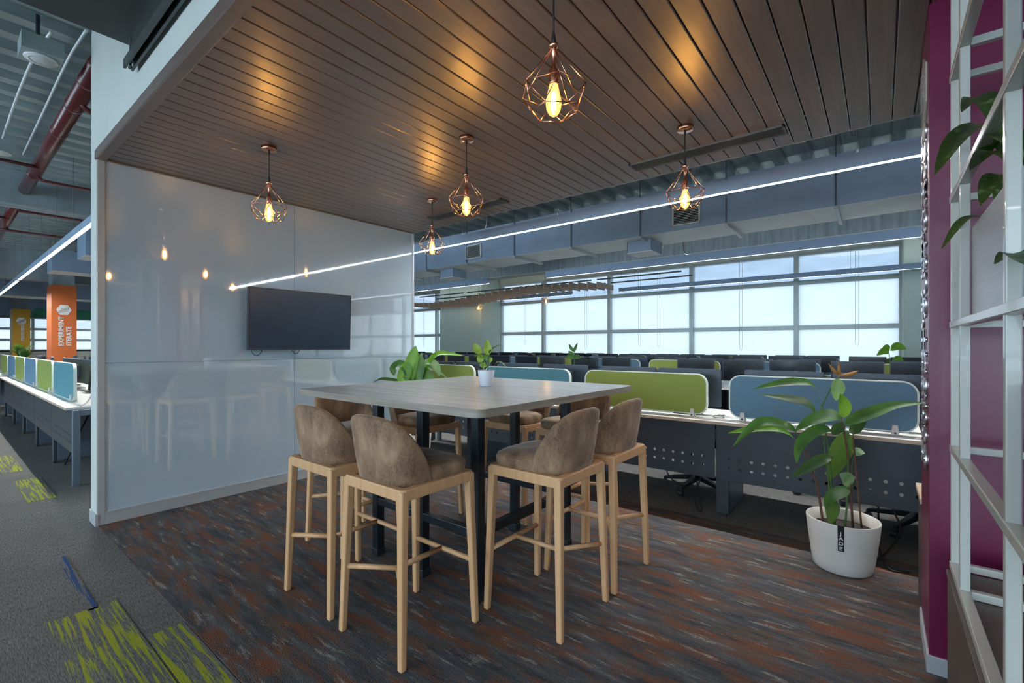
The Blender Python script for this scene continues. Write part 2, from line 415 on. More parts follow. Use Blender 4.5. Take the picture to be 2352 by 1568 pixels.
# outside: hillside rising beyond the glass, haze mixed into its pale colour
def haze_tinted_hill(name, x0, x1, y0, y1, nx, ny, hf, material, label):
    vs = []; fs = []
    for j in range(ny + 1):
        for i in range(nx + 1):
            X = x0 + (x1 - x0) * i / nx; Y = y0 + (y1 - y0) * j / ny; vs.append((X, Y, hf(X, Y)))
    for j in range(ny):
        for i in range(nx):
            k = j * (nx + 1) + i; fs.append((k, k + 1, k + nx + 2, k + nx + 1))
    o = MB().add(vs, fs).build(name, material, smooth=True)
    return struct(o, label)
from mathutils import noise as mnoise
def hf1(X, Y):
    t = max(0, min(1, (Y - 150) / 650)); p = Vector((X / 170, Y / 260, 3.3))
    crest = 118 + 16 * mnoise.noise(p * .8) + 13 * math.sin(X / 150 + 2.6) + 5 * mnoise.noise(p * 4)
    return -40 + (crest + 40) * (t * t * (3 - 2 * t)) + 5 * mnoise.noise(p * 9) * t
haze_tinted_hill('hillside', -1900, 700, 150, 900, 150, 36, hf1, 'haze_tinted_hill', 'hazy wooded hillside outside the windows')
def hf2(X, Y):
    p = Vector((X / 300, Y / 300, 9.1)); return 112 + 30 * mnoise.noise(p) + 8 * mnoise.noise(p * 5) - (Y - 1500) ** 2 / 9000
haze_tinted_hill('far_ridge', -3200, 1200, 1300, 1700, 120, 8, hf2, 'haze_tinted_hill', 'paler mountain ridge behind the hillside')

# whiteboard wall: core, glass panels, trims
wl = struct(box(-4.69, -4.535, .765, 3.70, 0, DECK).build('wall_left', 'white_paint'), 'white partition wall carrying the glass writing board')
for y0, y1 in ((.80, 2.226), (2.230, 3.688)):
    box(-4.535, -4.52, y0, y1, .095, 1.199).build('glass_panel', 'board_glass', wl)
    box(-4.535, -4.52, y0, y1, 1.203, CZ - .012).build('glass_panel', 'board_glass', wl)
struct(box(-4.70, -4.512, .752, .766, 0, CZ).build('trim_1', 'white_paint'), 'white end board of the partition')
struct(MB().box(-4.545, -4.508, .755, .80, .0, CZ).build('trim_2', 'aluminium', bevel=.003), 'aluminium edge profile of the glass board')
struct(MB().box(-4.545, -4.508, 3.688, 3.715, 0, CZ).build('trim_3', 'aluminium', bevel=.003), 'aluminium edge profile at the window end of the board')
struct(MB().box(-4.535, -4.506, .80, 3.69, .004, .085).box(-4.535, -4.502, .80, 3.69, .085, .095).build('baseboard_left', 'aluminium'), 'aluminium skirting under the glass board')
struct(MB().box(-4.705, -4.502, .742, .762, 0, .09).build('baseboard_end', 'aluminium', bevel=.002))
# fascia above the wood ceiling, facing the corridor
struct(box(-4.69, 3.5, .752, .80, CZ, DECK).build('wall_fascia', 'white_paint'), 'white fascia above the wood ceiling edge')
# wood ceiling: planks along y
cw = struct(box(-4.50, .17, .79, 3.69, CZ + .022, CZ + .08).build('ceiling_wood', 'black_metal'), 'dropped walnut plank ceiling')
PW = .1035
for i in range(45):
    x0 = -4.495 + i * PW
    MB().prism([(x0 + .004, CZ), (x0 + PW - .009, CZ), (x0 + PW - .005, CZ + .004), (x0 + PW - .005, CZ + .022), (x0, CZ + .022), (x0, CZ + .004)], .80, 3.692, 'xz').build('plank', 'plank_wood', cw)
MB().prism([(.745, CZ + .05), (.745, CZ - .012), (.752, CZ - .018), (.80, CZ - .018), (.808, CZ - .012), (.808, CZ + .05)], -4.535, .17, 'yz').build('edge_moulding', 'plank_wood', cw)
MB().box(-4.52, -4.497, .80, 3.69, CZ - .006, CZ + .02).build('edge_moulding', 'plank_wood', cw)
MB().box(-4.50, .178, 3.692, 3.702, CZ + .0, CZ + .06).build('metal_edge', 'aluminium', cw)
MB().box(.163, .172, .80, 3.70, CZ - .002, CZ + .06).build('metal_edge', 'plank_wood', cw)

# slot diffusers in the wood ceiling
def diffuser(x0, x1, y0, y1, label):
    r = thing('slot_diffuser', label, 'air vent', ((x0 + x1) / 2, (y0 + y1) / 2, CZ))
    L, W = (x1 - x0) / 2, (y1 - y0) / 2
    mb = MB()
    mb.box(-L, L, -W, -W + .016, -.012, .004).box(-L, L, W - .016, W, -.012, .004).box(-L, -L + .016, -W, W, -.012, .004).box(L - .016, L, -W, W, -.012, .004)
    mb.build('frame', 'strut_steel', r, bevel=.002)
    box(-L + .01, L - .01, -W + .01, W - .01, -.002, .002).build('backing', 'black_metal', r)
    for k in range(7):
        y = -W + .026 + k * (2 * W - .052) / 6
        MB().prism([(y - .003, -.012), (y + .002, -.012), (y + .006, -.002), (y + .001, -.002)], -L + .016, L - .016, 'yz').build('slat', 'slat_metal', r)
diffuser(-1.51, -.47, 3.325, 3.475, 'long dark slot air diffuser in the wood ceiling nearer the magenta column')
diffuser(-3.82, -2.79, 3.325, 3.463, 'long dark slot air diffuser in the wood ceiling nearer the glass board')

# magenta wall stub with lettering
mw = thing('magenta_column', 'deep magenta wall stub with raised chrome lettering on its side', 'column', (.155, 2.53, 0))
box(0, 1.1, 0, .43, 0, DECK).build('body', 'magenta', mw, bevel=.003)
MB().box(-.008, 1.1, -.008, .438, 0, .075).build('skirting', 'aluminium', mw, bevel=.002)
ex, ey, ez = (0, 0, 1), (0, 1, 0), (-1, 0, 0)
text_mesh('lettering', 'DELIGHTED EMPLOYEES', .148, .005, 'chrome', mw, basis(ex, ey, ez, (-.0045, .235, .80)), spacing=1.0)
text_mesh('lettering', 'DELIGHT CUSTOMERS', .148, .005, 'chrome', mw, basis(ex, ey, ez, (-.0045, .075, .80)), spacing=1.0)
hx = [(.215 + .165 * math.cos(R(60 * k + 30)), 2.44 + .165 * math.sin(R(60 * k + 30))) for k in range(6)]
em = MB().prism(hx, -.007, -.001, 'yz').build('emblem', 'shelf_white', mw)
mb = MB()
for k in range(12):
    a = R(30 * k); mb.tube([(-.008, .215 + .055 * math.cos(a), 2.44 + .055 * math.sin(a)), (-.008, .215 + .055 * math.cos(a + R(30)), 2.44 + .055 * math.sin(a + R(30)))], .005, 5)
mb.tube([(-.008, .15, 2.35), (-.008, .28, 2.52)], .005, 5); mb.tube([(-.008, .15, 2.50), (-.008, .24, 2.53)], .005, 5)
mb.build('emblem_drawing', 'print_grey', em)
cb = thing('low_cabinet', 'low cabinet with pale wood top standing behind the magenta column', 'cabinet', (.15, 2.98, 0))
box(.01, .6, 0, .34, .0, .565).build('body', 'brown_laminate', cb)
box(0, .61, -.005, .345, .565, .59).build('top', 'oak_edge', cb, bevel=.002)

# ------------------------------------------------------------------ pendants
def make_pendant(label):
    r = thing('pendant_lamp', label, 'pendant lamp', (0, 0, CZ))
    MB().lathe([(0, 0), (.050, 0), (.050, -.018), (.047, -.024), (.0, -.026)], 28).build('canopy', 'copper', r, True, .0)
    MB().tube([(0, 0, -.02), (0, 0, -.235)], .0034, 8).lathe([(.0, -.045), (.006, -.043), (.0075, -.032), (.004, -.02)], 10).lathe([(.0045, -.20), (.009, -.23), (.009, -.245), (0, -.245)], 10).build('cord', 'black_cord', r, True)
    top = -.25
    MB().lathe([(0, top + .006), (.018, top + .004), (.020, top - .004), (.014, top - .012), (.0085, top - .016), (.0085, top - .065), (.0085, top - .09), (.018, top - .094), (.0195, top - .10), (.0195, top - .145), (.0185, top - .15), (0, top - .15)], 18).build('lamp_holder', 'copper', r, True)
    cage = MB(); P = lambda a, b: cage.tube([a, b], .0021, 6)
    apex = Vector((0, 0, top - .004)); U = []; L = []
    for k in range(6):
        a = R(60 * k + 12); U.append(Vector((.128 * math.cos(a), .128 * math.sin(a), top - .172)))
        a2 = R(60 * k + 42); L.append(Vector((.086 * math.cos(a2), .086 * math.sin(a2), top - .252)))
    for k in range(6):
        P(apex + (U[k] - apex).normalized() * .012, U[k]); P(U[k], U[(k + 1) % 6]); P(L[k], L[(k + 1) % 6]); P(U[k], L[k]); P(U[k], L[(k - 1) % 6])
    cage.build('cage', 'copper', r, True)
    bulb = MB().lathe([(.0, top - .272), (.006, top - .270), (.018, top - .262), (.027, top - .245), (.0305, top - .225), (.029, top - .205), (.0225, top - .175), (.018, top - .155), (.0165, top - .148)], 20).build('bulb', 'bulb_glass', r, True)
    fil = MB()
    for k in range(6):
        a = R(60 * k); fil.tube([(.0055 * math.cos(a), .0055 * math.sin(a), top - .178), (.009 * math.cos(a), .009 * math.sin(a), top - .235)], .0013, 5)
    fil.build('filament', 'filament', bulb)
    return r
PG = 'copper cage pendants over the meeting table'
p0 = make_pendant('copper wire cage pendant lamp nearest the viewer, its ceiling rose out of view'); p0['group'] = PG
p0.location = (-.97, 1.47, CZ)
for x, y, l in ((-3.35, 1.47, 'copper wire cage pendant lamp hanging in front of the glass board at left'),
                (-2.16, 2.22, 'copper wire cage pendant lamp hanging over the middle of the table'),
                (-.97, 2.98, 'copper wire cage pendant lamp nearest the magenta column, before the long light'),
                (-3.33, 2.96, 'copper wire cage pendant lamp at the far right end of the glass board')):
    q = dup(p0, (x, y, CZ), R(17 * (x + y)), l, PG)
def far_pendant(x, y, z, label):
    q = dup(p0, (x, y, z + .42), 0.4, label, 'small far pendants by the windows')
    MB().tube([(0, 0, 0), (0, 0, DECK - z - .42)], .004, 6).build('drop_cord', 'black_cord', q)
far_pendant(-10.15, 11.0, 2.60, 'tiny far copper pendant in front of the sage window column')
far_pendant(-7.52, 11.0, 2.64, 'tiny far copper pendant in front of the window mullion')

# ------------------------------------------------------------------ linear lights
def flange(x): return -31 + .305 * round((x + 31 - .057) / .305) + .057   # a low rib of the deck
def linear(x0, x1, y, z, label, w=.055, h=.085, cables=3, rec=.004, em='led', up=False):
    r = thing('linear_light', label, 'ceiling light', ((x0 + x1) / 2, y, z))
    L = (x1 - x0) / 2
    MB().box(-L, L, -w / 2, w / 2, .012, h).box(-L, L, -w / 2, -w / 2 + .006, 0, .012).box(-L, L, w / 2 - .006, w / 2, 0, .012).build('housing', 'duct_steel', r)
    box(-L, L, -w / 2 + .006, w / 2 - .006, rec, .012).build('diffuser', em, r)
    if up: box(-L + .02, L - .02, -w / 2 + .008, w / 2 - .008, h, h + .001).build('added_up_glow', 'deck_fill_glow', r)  # unseen upward glow, added to brighten the deck and duct
    n = max(2, cables)
    for k in range(n):
        X = -L + .35 + k * (2 * L - .7) / (n - 1)
        X = flange((x0 + x1) / 2 + X) - (x0 + x1) / 2
        MB().tube([(X, 0, h), (X, 0, DECK - z - .001)], .0022, 5).lathe([(.006, h), (.006, h + .03), (0, h + .035)], 6, (X, 0, 0)).build('cable', 'strut_steel', r)
    return r
linear(-9.0, 3.2, 4.45, 2.705, 'longest bright linear light just beyond the wood ceiling', cables=9, h=.11, up=True)
linear(-5.36, 4.5, 7.84, 2.715, 'long linear light across the tops of the windows', rec=.0045, em='led_soft', h=.13, up=True)
linear(-12.5, -6.93, 7.84, 2.735, 'short linear light above the curved slat baffle', rec=.0045, em='led_soft', h=.13, up=True)
linear(-5.2, 4.5, 10.9, 2.70, 'thin far linear light nearest the window glass at right', rec=.004, em='led_soft', h=.10, up=True)
linear(-14, -6.58, 10.9, 2.72, 'thin far linear light below the slat baffle', rec=.004, em='led_soft', h=.10, up=True)
linear(-14.0, -6.2, 1.12, 2.70, 'bright linear light over the desk row left of the glass board', cables=6)
linear(-22.0, -14.35, 1.12, 2.70, 'second linear light in line further off at far left', cables=4)
linear(-28, -19.5, 5.2, 2.70, 'distant linear light right of the orange column')
linear(-4.5, 6, -4.2, 2.75, 'unseen fill light added far behind the viewpoint', cables=4)  # added out of view as fill for the meeting corner

# ------------------------------------------------------------------ television on the board
tv = thing('television', 'flat black television mounted on the glass board', 'television', (-4.42, 2.27, 1.576))
tv.rotation_euler = (0, R(2.0), 0)
box(-.035, 0, -.51, .51, -.287, .287).build('case', 'black_plastic', tv, bevel=.004)
box(-.001, .0015, -.498, .498, -.262, .277).build('screen', 'tv_screen', tv)
MB().box(.0, .003, -.51, .51, -.287, -.268).box(0, .003, -.51, -.503, -.287, .287).box(0, .003, .503, .51, -.287, .287).box(0, .003, -.51, .51, .281, .287).build('bezel', 'monitor_shell', tv)
box(-.085, -.035, -.2, .2, -.15, .15).build('wall_bracket', 'black_metal', tv)
box(-.012, .003, .07, .13, -.292, -.287).build('brand_strip', 'chrome', tv)
for a0, a1, dz in ((-.475, -.37, .055), (-.10, -.02, .045)):
    MB().tube([(-.03, a0 + (a1 - a0) * t / 8, -.28 - dz * math.sin(math.pi * t / 8) ** .7) for t in range(9)], .003, 6).build('cable', 'black_cord', tv, True)

# ------------------------------------------------------------------ meeting table
tb = thing('meeting_table', 'square grey wood bar table on black steel legs', 'table', (-2.07, 2.18, 0))
ZT = 1.063; hs = .77
pts = rrect(-hs, hs, -hs, hs, .055, 7)
MB().prism(pts, ZT - .0365, ZT).build('tabletop', 'table_wood', tb, bevel=.0015)
mb = MB(); n = len(pts)
q = [(a * 1.0006, b * 1.0006) for a, b in pts]
mb.add([(a, b, ZT - .0362) for a, b in q] + [(a, b, ZT - .0008) for a, b in q], [(i, (i + 1) % n, n + (i + 1) % n, n + i) for i in range(n)])
mb.build('edge_band', 'edge_wood', tb)
for lx in (-.43, 0, .43):
    for ly in (-.41, .45):
        lg = MB().box(lx - .027, lx + .027, ly - .027, ly + .027, .03, ZT - .0365).build('leg', 'black_metal', tb, bevel=.004)
        MB().box(lx - .031, lx + .031, ly - .031, ly + .031, .004, .05).build('foot_cap', 'black_plastic', lg, bevel=.004)
for ly in (-.41, .45): MB().box(-.403, .403, ly - .024, ly + .024, .33, .375).build('rail', 'black_metal', tb, bevel=.004)
for lx in (-.43, .43): MB().box(lx - .024, lx + .024, -.383, .423, .33, .375).build('rail', 'black_metal', tb, bevel=.004)
for ly in (-.41, .45): MB().box(-.45, .45, ly - .02, ly + .02, ZT - .08, ZT - .0365).build('top_rail', 'black_metal', tb)

# ------------------------------------------------------------------ bar stools (local +y is forward)
def make_stool(label):
    r = thing('bar_stool', label, 'stool')
    for sx in (-1, 1):
        for sy in (-1, 1):
            MB().bar((sx * .218, sy * .218, .004), (sx * .196, sy * .196, .725), .030, .040).build('leg', 'beech', r, bevel=.008, seg=3)
    fr = MB(); o, i = .216, .178; zt, zb = .735, .685
    ro = rrect(-o, o, -o, o, .03, 5); ri = rrect(-i, i, -i, i, .012, 5); nn = len(ro)
    vs = [(a, b, zb) for a, b in ro] + [(a, b, zt) for a, b in ro] + [(a, b, zt) for a, b in ri] + [(a, b, zb) for a, b in ri]
    fs = []
    for k in range(nn):
        k2 = (k + 1) % nn
        for a in range(4):
            b2 = (a + 1) % 4; fs.append((a * nn + k, a * nn + k2, b2 * nn + k2, b2 * nn + k))
    fr.add(vs, fs).build('seat_frame', 'beech', r, bevel=.006, seg=2)
    # cushion, domed
    cu = MB(); vs = []; fs = []; ns = 40
    rings = [(.0, 0.985), (.012, 1.02), (.034, 1.035), (.052, 1.0), (.064, .90), (.071, .68), (.075, .36), (.076, .0)]
    for h, s in rings:
        for k in range(ns):
            a = 2 * math.pi * k / ns; ca, sa = math.cos(a), math.sin(a); e = .42
            X = .203 * math.copysign(abs(ca) ** e, ca) * s; Y = .203 * math.copysign(abs(sa) ** e, sa) * s
            k_ = max(0, min(1, (-.02 - Y) / .10)); X *= 1 - .16 * k_; Y = Y if Y > 0 else Y * .86
            vs.append((X, Y + .008, .733 + h + (.006 * Y / .2 if h > .03 else 0)))
    for j in range(len(rings) - 1):
        for k in range(ns): fs.append((j * ns + k, j * ns + (k + 1) % ns, (j + 1) * ns + (k + 1) % ns, (j + 1) * ns + k))
    cu.add(vs, fs).build('seat', 'velvet', r, True)
    # wrap-around back shell
    sh = MB(); vs = []; fs = []; nt_ = 46; th = .034
    def path(t, grow):
        a = math.pi * t; ca, sa = math.cos(a), math.sin(a); e = .64
        return Vector((.206 * grow * math.copysign(abs(ca) ** e, ca), -.042 - .158 * abs(sa) ** e - .26 * (grow - .94) * abs(sa), 0))
    def sect(t):
        s = math.sin(math.pi * t); hgt = .008 + .277 * max(0, min(1, s)) ** .44
        nv = 8; out = []; inn = []
        for k in range(nv + 1):
            f = k / nv; z = .728 + hgt * f; g = .945 + .165 * (z - .728) / .29 + .015 * math.sin(math.pi * min(1, (z - .728) / .28))
            p = path(t, g); p.z = z; out.append(p)
        p2 = path(min(1, t + .01), 1) - path(max(0, t - .01), 1); nrm = Vector((-p2.y, p2.x, 0)).normalized()
        c0 = Vector((0, -.05, 0)) - path(t, 1); 
        if nrm.dot(c0) < 0: nrm = -nrm
        tt = th * (.35 + .65 * min(1, s * 3))
        inn = [p + nrm * tt for p in out]
        rim = []
        c = (out[-1] + inn[-1]) / 2
        for k in range(1, 4):
            a = math.pi * k / 4; rim.append(c + (out[-1] - c) * math.cos(a) + Vector((0, 0, tt * .45 * math.sin(a))))
        return out + rim + inn[::-1]
    m_ = None
    for j in range(nt_ + 1):
        sct = sect(.5 - .5 * math.cos(math.pi * j / nt_)); m_ = len(sct); vs += sct
    for j in range(nt_):
        for k in range(m_): fs.append((j * m_ + k, j * m_ + (k + 1) % m_, (j + 1) * m_ + (k + 1) % m_, (j + 1) * m_ + k))
    fs.append(tuple(range(m_))); fs.append(tuple(nt_ * m_ + k for k in range(m_ - 1, -1, -1)))
    sh.add(vs, fs).build('backrest', 'velvet', r, True)
    # Y shaped stretchers
    zf = .305
    MB().tube([(-.205, .205, zf), (.205, .205, zf)], .0125, 12).build('foot_rail', 'beech', r, True)
    MB().tube([(0, .205, zf), (0, -.075, zf)], .0125, 12).build('centre_stretcher', 'beech', r, True)
    for sx in (-1, 1): MB().tube([(0, -.07, zf), (sx * .205, -.205, zf)], .0125, 12).build('stretcher', 'beech', r, True)
    return r
SG = 'bar stools around the meeting table'
st = make_stool('suede bar stool in front, its pale wooden legs largest in the picture'); st['group'] = SG
st.location = (-1.742, 1.41, 0)
for x, y, rz, l in ((-2.30, 1.42, 0, 'suede bar stool furthest left, back towards the viewer'),
                    (-1.335, 1.965, 90, 'suede bar stool right of the front table corner, seat visible in profile'),
                    (-1.33, 2.49, 90, 'suede bar stool furthest right, before the green desk screen'),
                    (-2.83, 1.81, -90, 'suede bar stool on the glass board side, mostly hidden behind the leftmost stools'),
                    (-2.81, 2.39, -90, 'suede bar stool on the glass board side seen between the table legs'),
                    (-2.27, 2.95, 180, 'suede bar stool at the far table side, left of its neighbour there'),
                    (-1.75, 2.95, 180, 'suede bar stool at the far table side, right of its neighbour there')):
    dup(st, (x, y, 0), R(rz), l, SG)

# ------------------------------------------------------------------ leaves
CR = Vector((.7818, .6235, 0)); CF = Vector((-.6235, .7818, 0))   # plants are drawn out in this vertical plane, plus depth
def smooth_path(pts, n):
    pts = [Vector(p) for p in pts]
    P = [pts[0] * 2 - pts[1]] + pts + [pts[-1] * 2 - pts[-2]]; out = []
    m = len(pts) - 1
    for i in range(n + 1):
        t = i / n * m; k = min(int(t), m - 1); f = t - k
        a, b, c, d = P[k], P[k + 1], P[k + 2], P[k + 3]
        out.append(.5 * ((2 * b) + (c - a) * f + (2 * a - 5 * b + 4 * c - d) * f * f + (3 * b - a - 3 * c + d) * f ** 3))
    return out
def leaf(parent, pts, width, material, petiole=.15, face=(0, 0, 1), fold=.25, n=14, tw=0.):
    """blade along a path; width profile lanceolate; face = rough blade normal"""
    sp = smooth_path(pts, n); vs = []; fs = []; face = Vector(face)
    for i, p in enumerate(sp):
        f = i / n; t = (sp[min(i + 1, n)] - sp[max(i - 1, 0)]).normalized()
        s = t.cross(face)
        if s.length < .05: s = t.cross(CF)
        s.normalize(); nn = s.cross(t).normalized()
        if tw: s = (Matrix.Rotation(tw * f, 3, t) @ s); nn = s.cross(t).normalized()
        g = max(0, (f - petiole) / (1 - petiole))
        wd = width / 2 * (math.sin(math.pi * min(1, g ** .8)) ** .8 if 0 < g < 1 else 0) + .0015
        for k in (-1, -.5, 0, .5, 1): vs.append(p + s * wd * k + nn * wd * fold * (abs(k) ** 1.5))
    for i in range(n):
        for k in range(4): fs.append((i * 5 + k, i * 5 + k + 1, (i + 1) * 5 + k + 1, (i + 1) * 5 + k))
    return MB().add(vs, fs).build('leaf', material, parent, True)
def pl(u, w, d=0): v = CR * u + CF * d; return Vector((v.x, v.y, w))

# big plant in the white pot by the desks
bp = thing('potted_plant', 'tall leafy plant with a dry orange bloom in a white pot before the blue screen', 'plant', (-.178, 3.41, 0))
MB().lathe([(0, .002), (.138, .002), (.150, .012), (.158, .06), (.176, .2), (.186, .296), (.184, .302), (.178, .300), (.170, .2), (.155, .1), (.0, .1)], 48).build('pot', 'pot_white', bp, True)
MB().lathe([(0, .236), (.10, .240), (.1725, .232), (.168, .2)], 32).build('soil', 'soil', bp)
tgd = (Vector((.178, -3.41, 0))).normalized() ; side = Vector((-tgd.y, tgd.x, 0))
tc = tgd * .1755
def onpot(z): return .176 + (.186 - .176) * (z - .2) / .096
mb = MB(); zs = [.305, .28, .25, .22, .19, .155]
vs = []
for z in zs:
    rr = onpot(z) + .0018
    for a in (-.085, 0, .085):
        dv = (Matrix.Rotation(a - .04, 3, 'Z') @ tgd) * rr; vs.append((dv.x, dv.y, z))
mb.add(vs, [(i * 3 + k, i * 3 + k + 1, (i + 1) * 3 + k + 1, (i + 1) * 3 + k) for i in range(len(zs) - 1) for k in range(2)])
tg = mb.build('brand_tag', 'tag_black', bp)
tgr = Matrix.Rotation(-.04, 3, 'Z') @ tgd; sd = Vector((-tgr.y, tgr.x, 0))
for k, ch in enumerate('JADE'):
    z = .258 - k * .029; p = tgr * (onpot(z) + .0035)
    text_mesh('lettering', ch, .027, .0008, 'print_white', tg, basis(sd * 1.25, (0, 0, 1), tgr, (p.x, p.y, z - .008)), 'CENTER')
z = .292; p = tgr * (onpot(z) + .003)
mb = MB(); mb.tube([p + sd * .008 * math.cos(R(k * 30)) + Vector((0, 0, -.004 + .006 * math.sin(R(k * 30)))) for k in range(13)], .0009, 4); mb.build('emblem', 'print_white', tg)
for k in range(2):
    z = .142 - k * .009; p = tgr * (onpot(z) - .002)
    MB().bar(p - sd * .012, p + sd * .012, .001, .001, .004, .004).build('small_print', 'print_grey', bp)
BL = {'l1': ([(-.104, .757), (-.126, .965), (-.162, 1.086), (-.239, 1.109), (-.356, 1.1), (-.509, 1.068)], .062, 'leaf_green', .38, .05),
 'l2': ([(-.113, .757), (-.153, .883), (-.194, .96), (-.248, .992), (-.356, 1.014), (-.514, 1.041)], .068, 'leaf_dark', .28, -.03),
 'l5': ([(.014, .856), (.077, .892), (.185, .937), (.293, .974), (.473, .993)], .075, 'leaf_green', .0, -.03),
 'l6': ([(.063, .793), (.072, .811), (.113, .847), (.158, .901), (.203, .928)], .058, 'leaf_dark', .05, .05),
 'l7': ([(-.23, .721), (-.284, .811), (-.338, .847), (-.464, .879), (-.563, .847), (-.676, .735)], .068, 'leaf_green', .2, -.04),
 'l8': ([(-.248, .73), (-.32, .802), (-.401, .829), (-.527, .82), (-.662, .793)], .055, 'leaf_bright', .2, .06),
 'l9': ([(.009, .874), (-.049, .91), (-.122, .91), (-.23, .883), (-.324, .829)], .085, 'leaf_green', .0, -.06),
 'l10': ([(-.058, .793), (-.094, .829), (-.167, .834), (-.266, .784), (-.32, .721), (-.338, .649)], .066, 'leaf_green', .1, -.1),
 'l12': ([(-.058, .667), (-.14, .649), (-.239, .604), (-.338, .554)], .065, 'leaf_dark', .0, -.05),
 'l13': ([(.041, .469), (-.031, .46), (-.113, .433), (-.158, .374)], .07, 'leaf_green', .0, -.08),
 'l15': ([(.068, .667), (.095, .694), (.135, .685)], .05, 'leaf_pale', .1, .0),
 'l17': ([(-.063, .798), (-.013, .838), (.018, .865)], .06, 'leaf_dark', .0, .02)}
for k, (pp, wd, mm, pet, dep) in BL.items():
    n_ = len(pp); leaf(bp, [pl(u, w_, dep * i / (n_ - 1)) for i, (u, w_) in enumerate(pp)], wd, mm, pet, face=(-CF.x * .95, -CF.y * .95, 1))
FC = tuple(-CF)
leaf(bp, [pl(-.027, 1.136), pl(-.040, 1.068, -.01), pl(-.039, 1.001, .0)], .085, 'leaf_pale', 0, face=FC, fold=.2)
leaf(bp, [pl(-.004, .901, -.02), pl(-.011, .974, -.03), pl(-.027, 1.046, -.02)], .075, 'leaf_bright', 0, face=FC, fold=.15)
leaf(bp, [pl(.041, .811, .02), pl(.014, .721, .03), pl(-.031, .613, .03), pl(-.067, .514, .02)], .14, 'leaf_dark', 0, face=FC, fold=.2)
leaf(bp, [pl(.045, .487), pl(.009, .541, -.02), pl(-.031, .568, -.02)], .075, 'leaf_pale', 0, face=FC, fold=.2)
leaf(bp, [pl(-.076, .424, -.02), pl(-.085, .352, -.03), pl(-.081, .266, -.02)], .085, 'leaf_dark', 0, face=FC, fold=.2)
for pp, rr, mm in (([(-.113, .235), (-.158, .514), (-.239, .73)], .007, 'stem_brown'), ([(-.04, .235), (-.063, .424), (-.081, .685), (-.126, .965)], .006, 'stem_green'),
                   ([(.063, .235), (.036, .631), (-.004, .901)], .007, 'stem_brown'), ([(.115, .235), (.077, .631), (.063, .793)], .006, 'stem_brown'),
                   ([(.014, .235), (.027, .406), (.036, .811)], .006, 'stem_green'), ([(-.126, .965), (-.067, 1.082), (-.022, 1.145)], .004, 'stem_green'),
                   ([(-.05, .24), (-.09, .56), (-.113, .757)], .005, 'stem_green'), ([(.06, .46), (.055, .6), (.068, .667)], .003, 'stem_green')):
    MB().tube(smooth_path([pl(*p) for p in pp], 10), [rr * (1 - .35 * i / 10) for i in range(11)], 8).build('stem', mm, bp, True)
for a, b2, r0 in (((-.018, 1.14), (-.022, 1.244), .009), ((-.02, 1.155), (-.085, 1.226), .010), ((-.015, 1.15), (.098, 1.181), .013)):
    q = smooth_path([pl(*a), (pl(*a) + pl(*b2)) / 2 + Vector((0, 0, -.008)), pl(*b2)], 8)
    MB().tube(q, [r0 * math.sin(math.pi * (.12 + .86 * i / 8)) for i in range(9)], 7).build('bloom', 'flower_dry', bp, True)

# left plant behind the table
lp = thing('potted_plant', 'broad leaved green plant behind the table beside the glass board', 'plant', (-4.10, 3.42, 0))
MB().lathe([(0, .002), (.12, .002), (.13, .02), (.16, .34), (.155, .345), (.148, .34), (.14, .28), (0, .28)], 32).build('pot', 'pot_white', lp, True)
MB().lathe([(0, .300), (.10, .302), (.143, .296)], 24).build('soil', 'soil', lp)
LLF = {'a': ([(-.084, .80), (-.084, 1.0), (-.042, 1.204), (-.015, 1.332)], .15, 'leaf_bright', 1), 'b': ([(0., .80), (.017, 1.05), (.051, 1.256)], .13, 'leaf_green', 1),
 'c': ([(.03, .85), (.12, 1.11), (.219, 1.229), (.346, 1.237), (.523, 1.22)], .10, 'leaf_bright', 0), 'd': ([(-.06, .85), (-.126, 1.06), (-.202, 1.119), (-.261, 1.077), (-.258, .99)], .14, 'leaf_green', 0),
 'e': ([(.034, .82), (.076, 1.05), (.135, 1.077), (.228, 1.043), (.33, .966)], .09, 'leaf_green', 0), 'f': ([(.034, .90), (.068, 1.11), (.16, 1.136), (.219, 1.069), (.25, .98)], .12, 'leaf_pale', 0),
 'g': ([(-.08, .80), (-.185, .917), (-.329, .948), (-.413, .952), (-.50, .914)], .06, 'leaf_dark', 0), 'h': ([(-.152, .80), (-.152, .95), (-.118, 1.077), (-.143, 1.146)], .15, 'leaf_bright', 1),
 'i': ([(.09, .80), (.122, .95), (.093, 1.09)], .13, 'leaf_green', 1), 'j': ([(.017, .85), (-.05, .955), (-.17, .98)], .09, 'leaf_green', 0)}
for k, (pp, wd, mm, up) in LLF.items():
    leaf(lp, [pl(u, w_, .02 * math.sin(7 * u)) for u, w_ in pp], wd, mm, .12, face=tuple(-CF + Vector((0, 0, .35))) if up else (-CF.x * .6, -CF.y * .6, 1))
for pp in ([(-.03, .29), (-.07, .6), (-.084, .82)], [(.0, .29), (.005, .6), (.0, .82)], [(.03, .29), (.03, .6), (.03, .87)], [(-.05, .29), (-.12, .6), (-.15, .82)], [(.05, .29), (.08, .6), (.09, .82)], [(.01, .29), (.02, .6), (.034, .9)], [(-.02, .29), (-.05, .55), (-.08, .81)]):
    MB().tube(smooth_path([pl(*p) for p in pp], 6), .006, 7).build('stem', 'stem_green', lp, True)

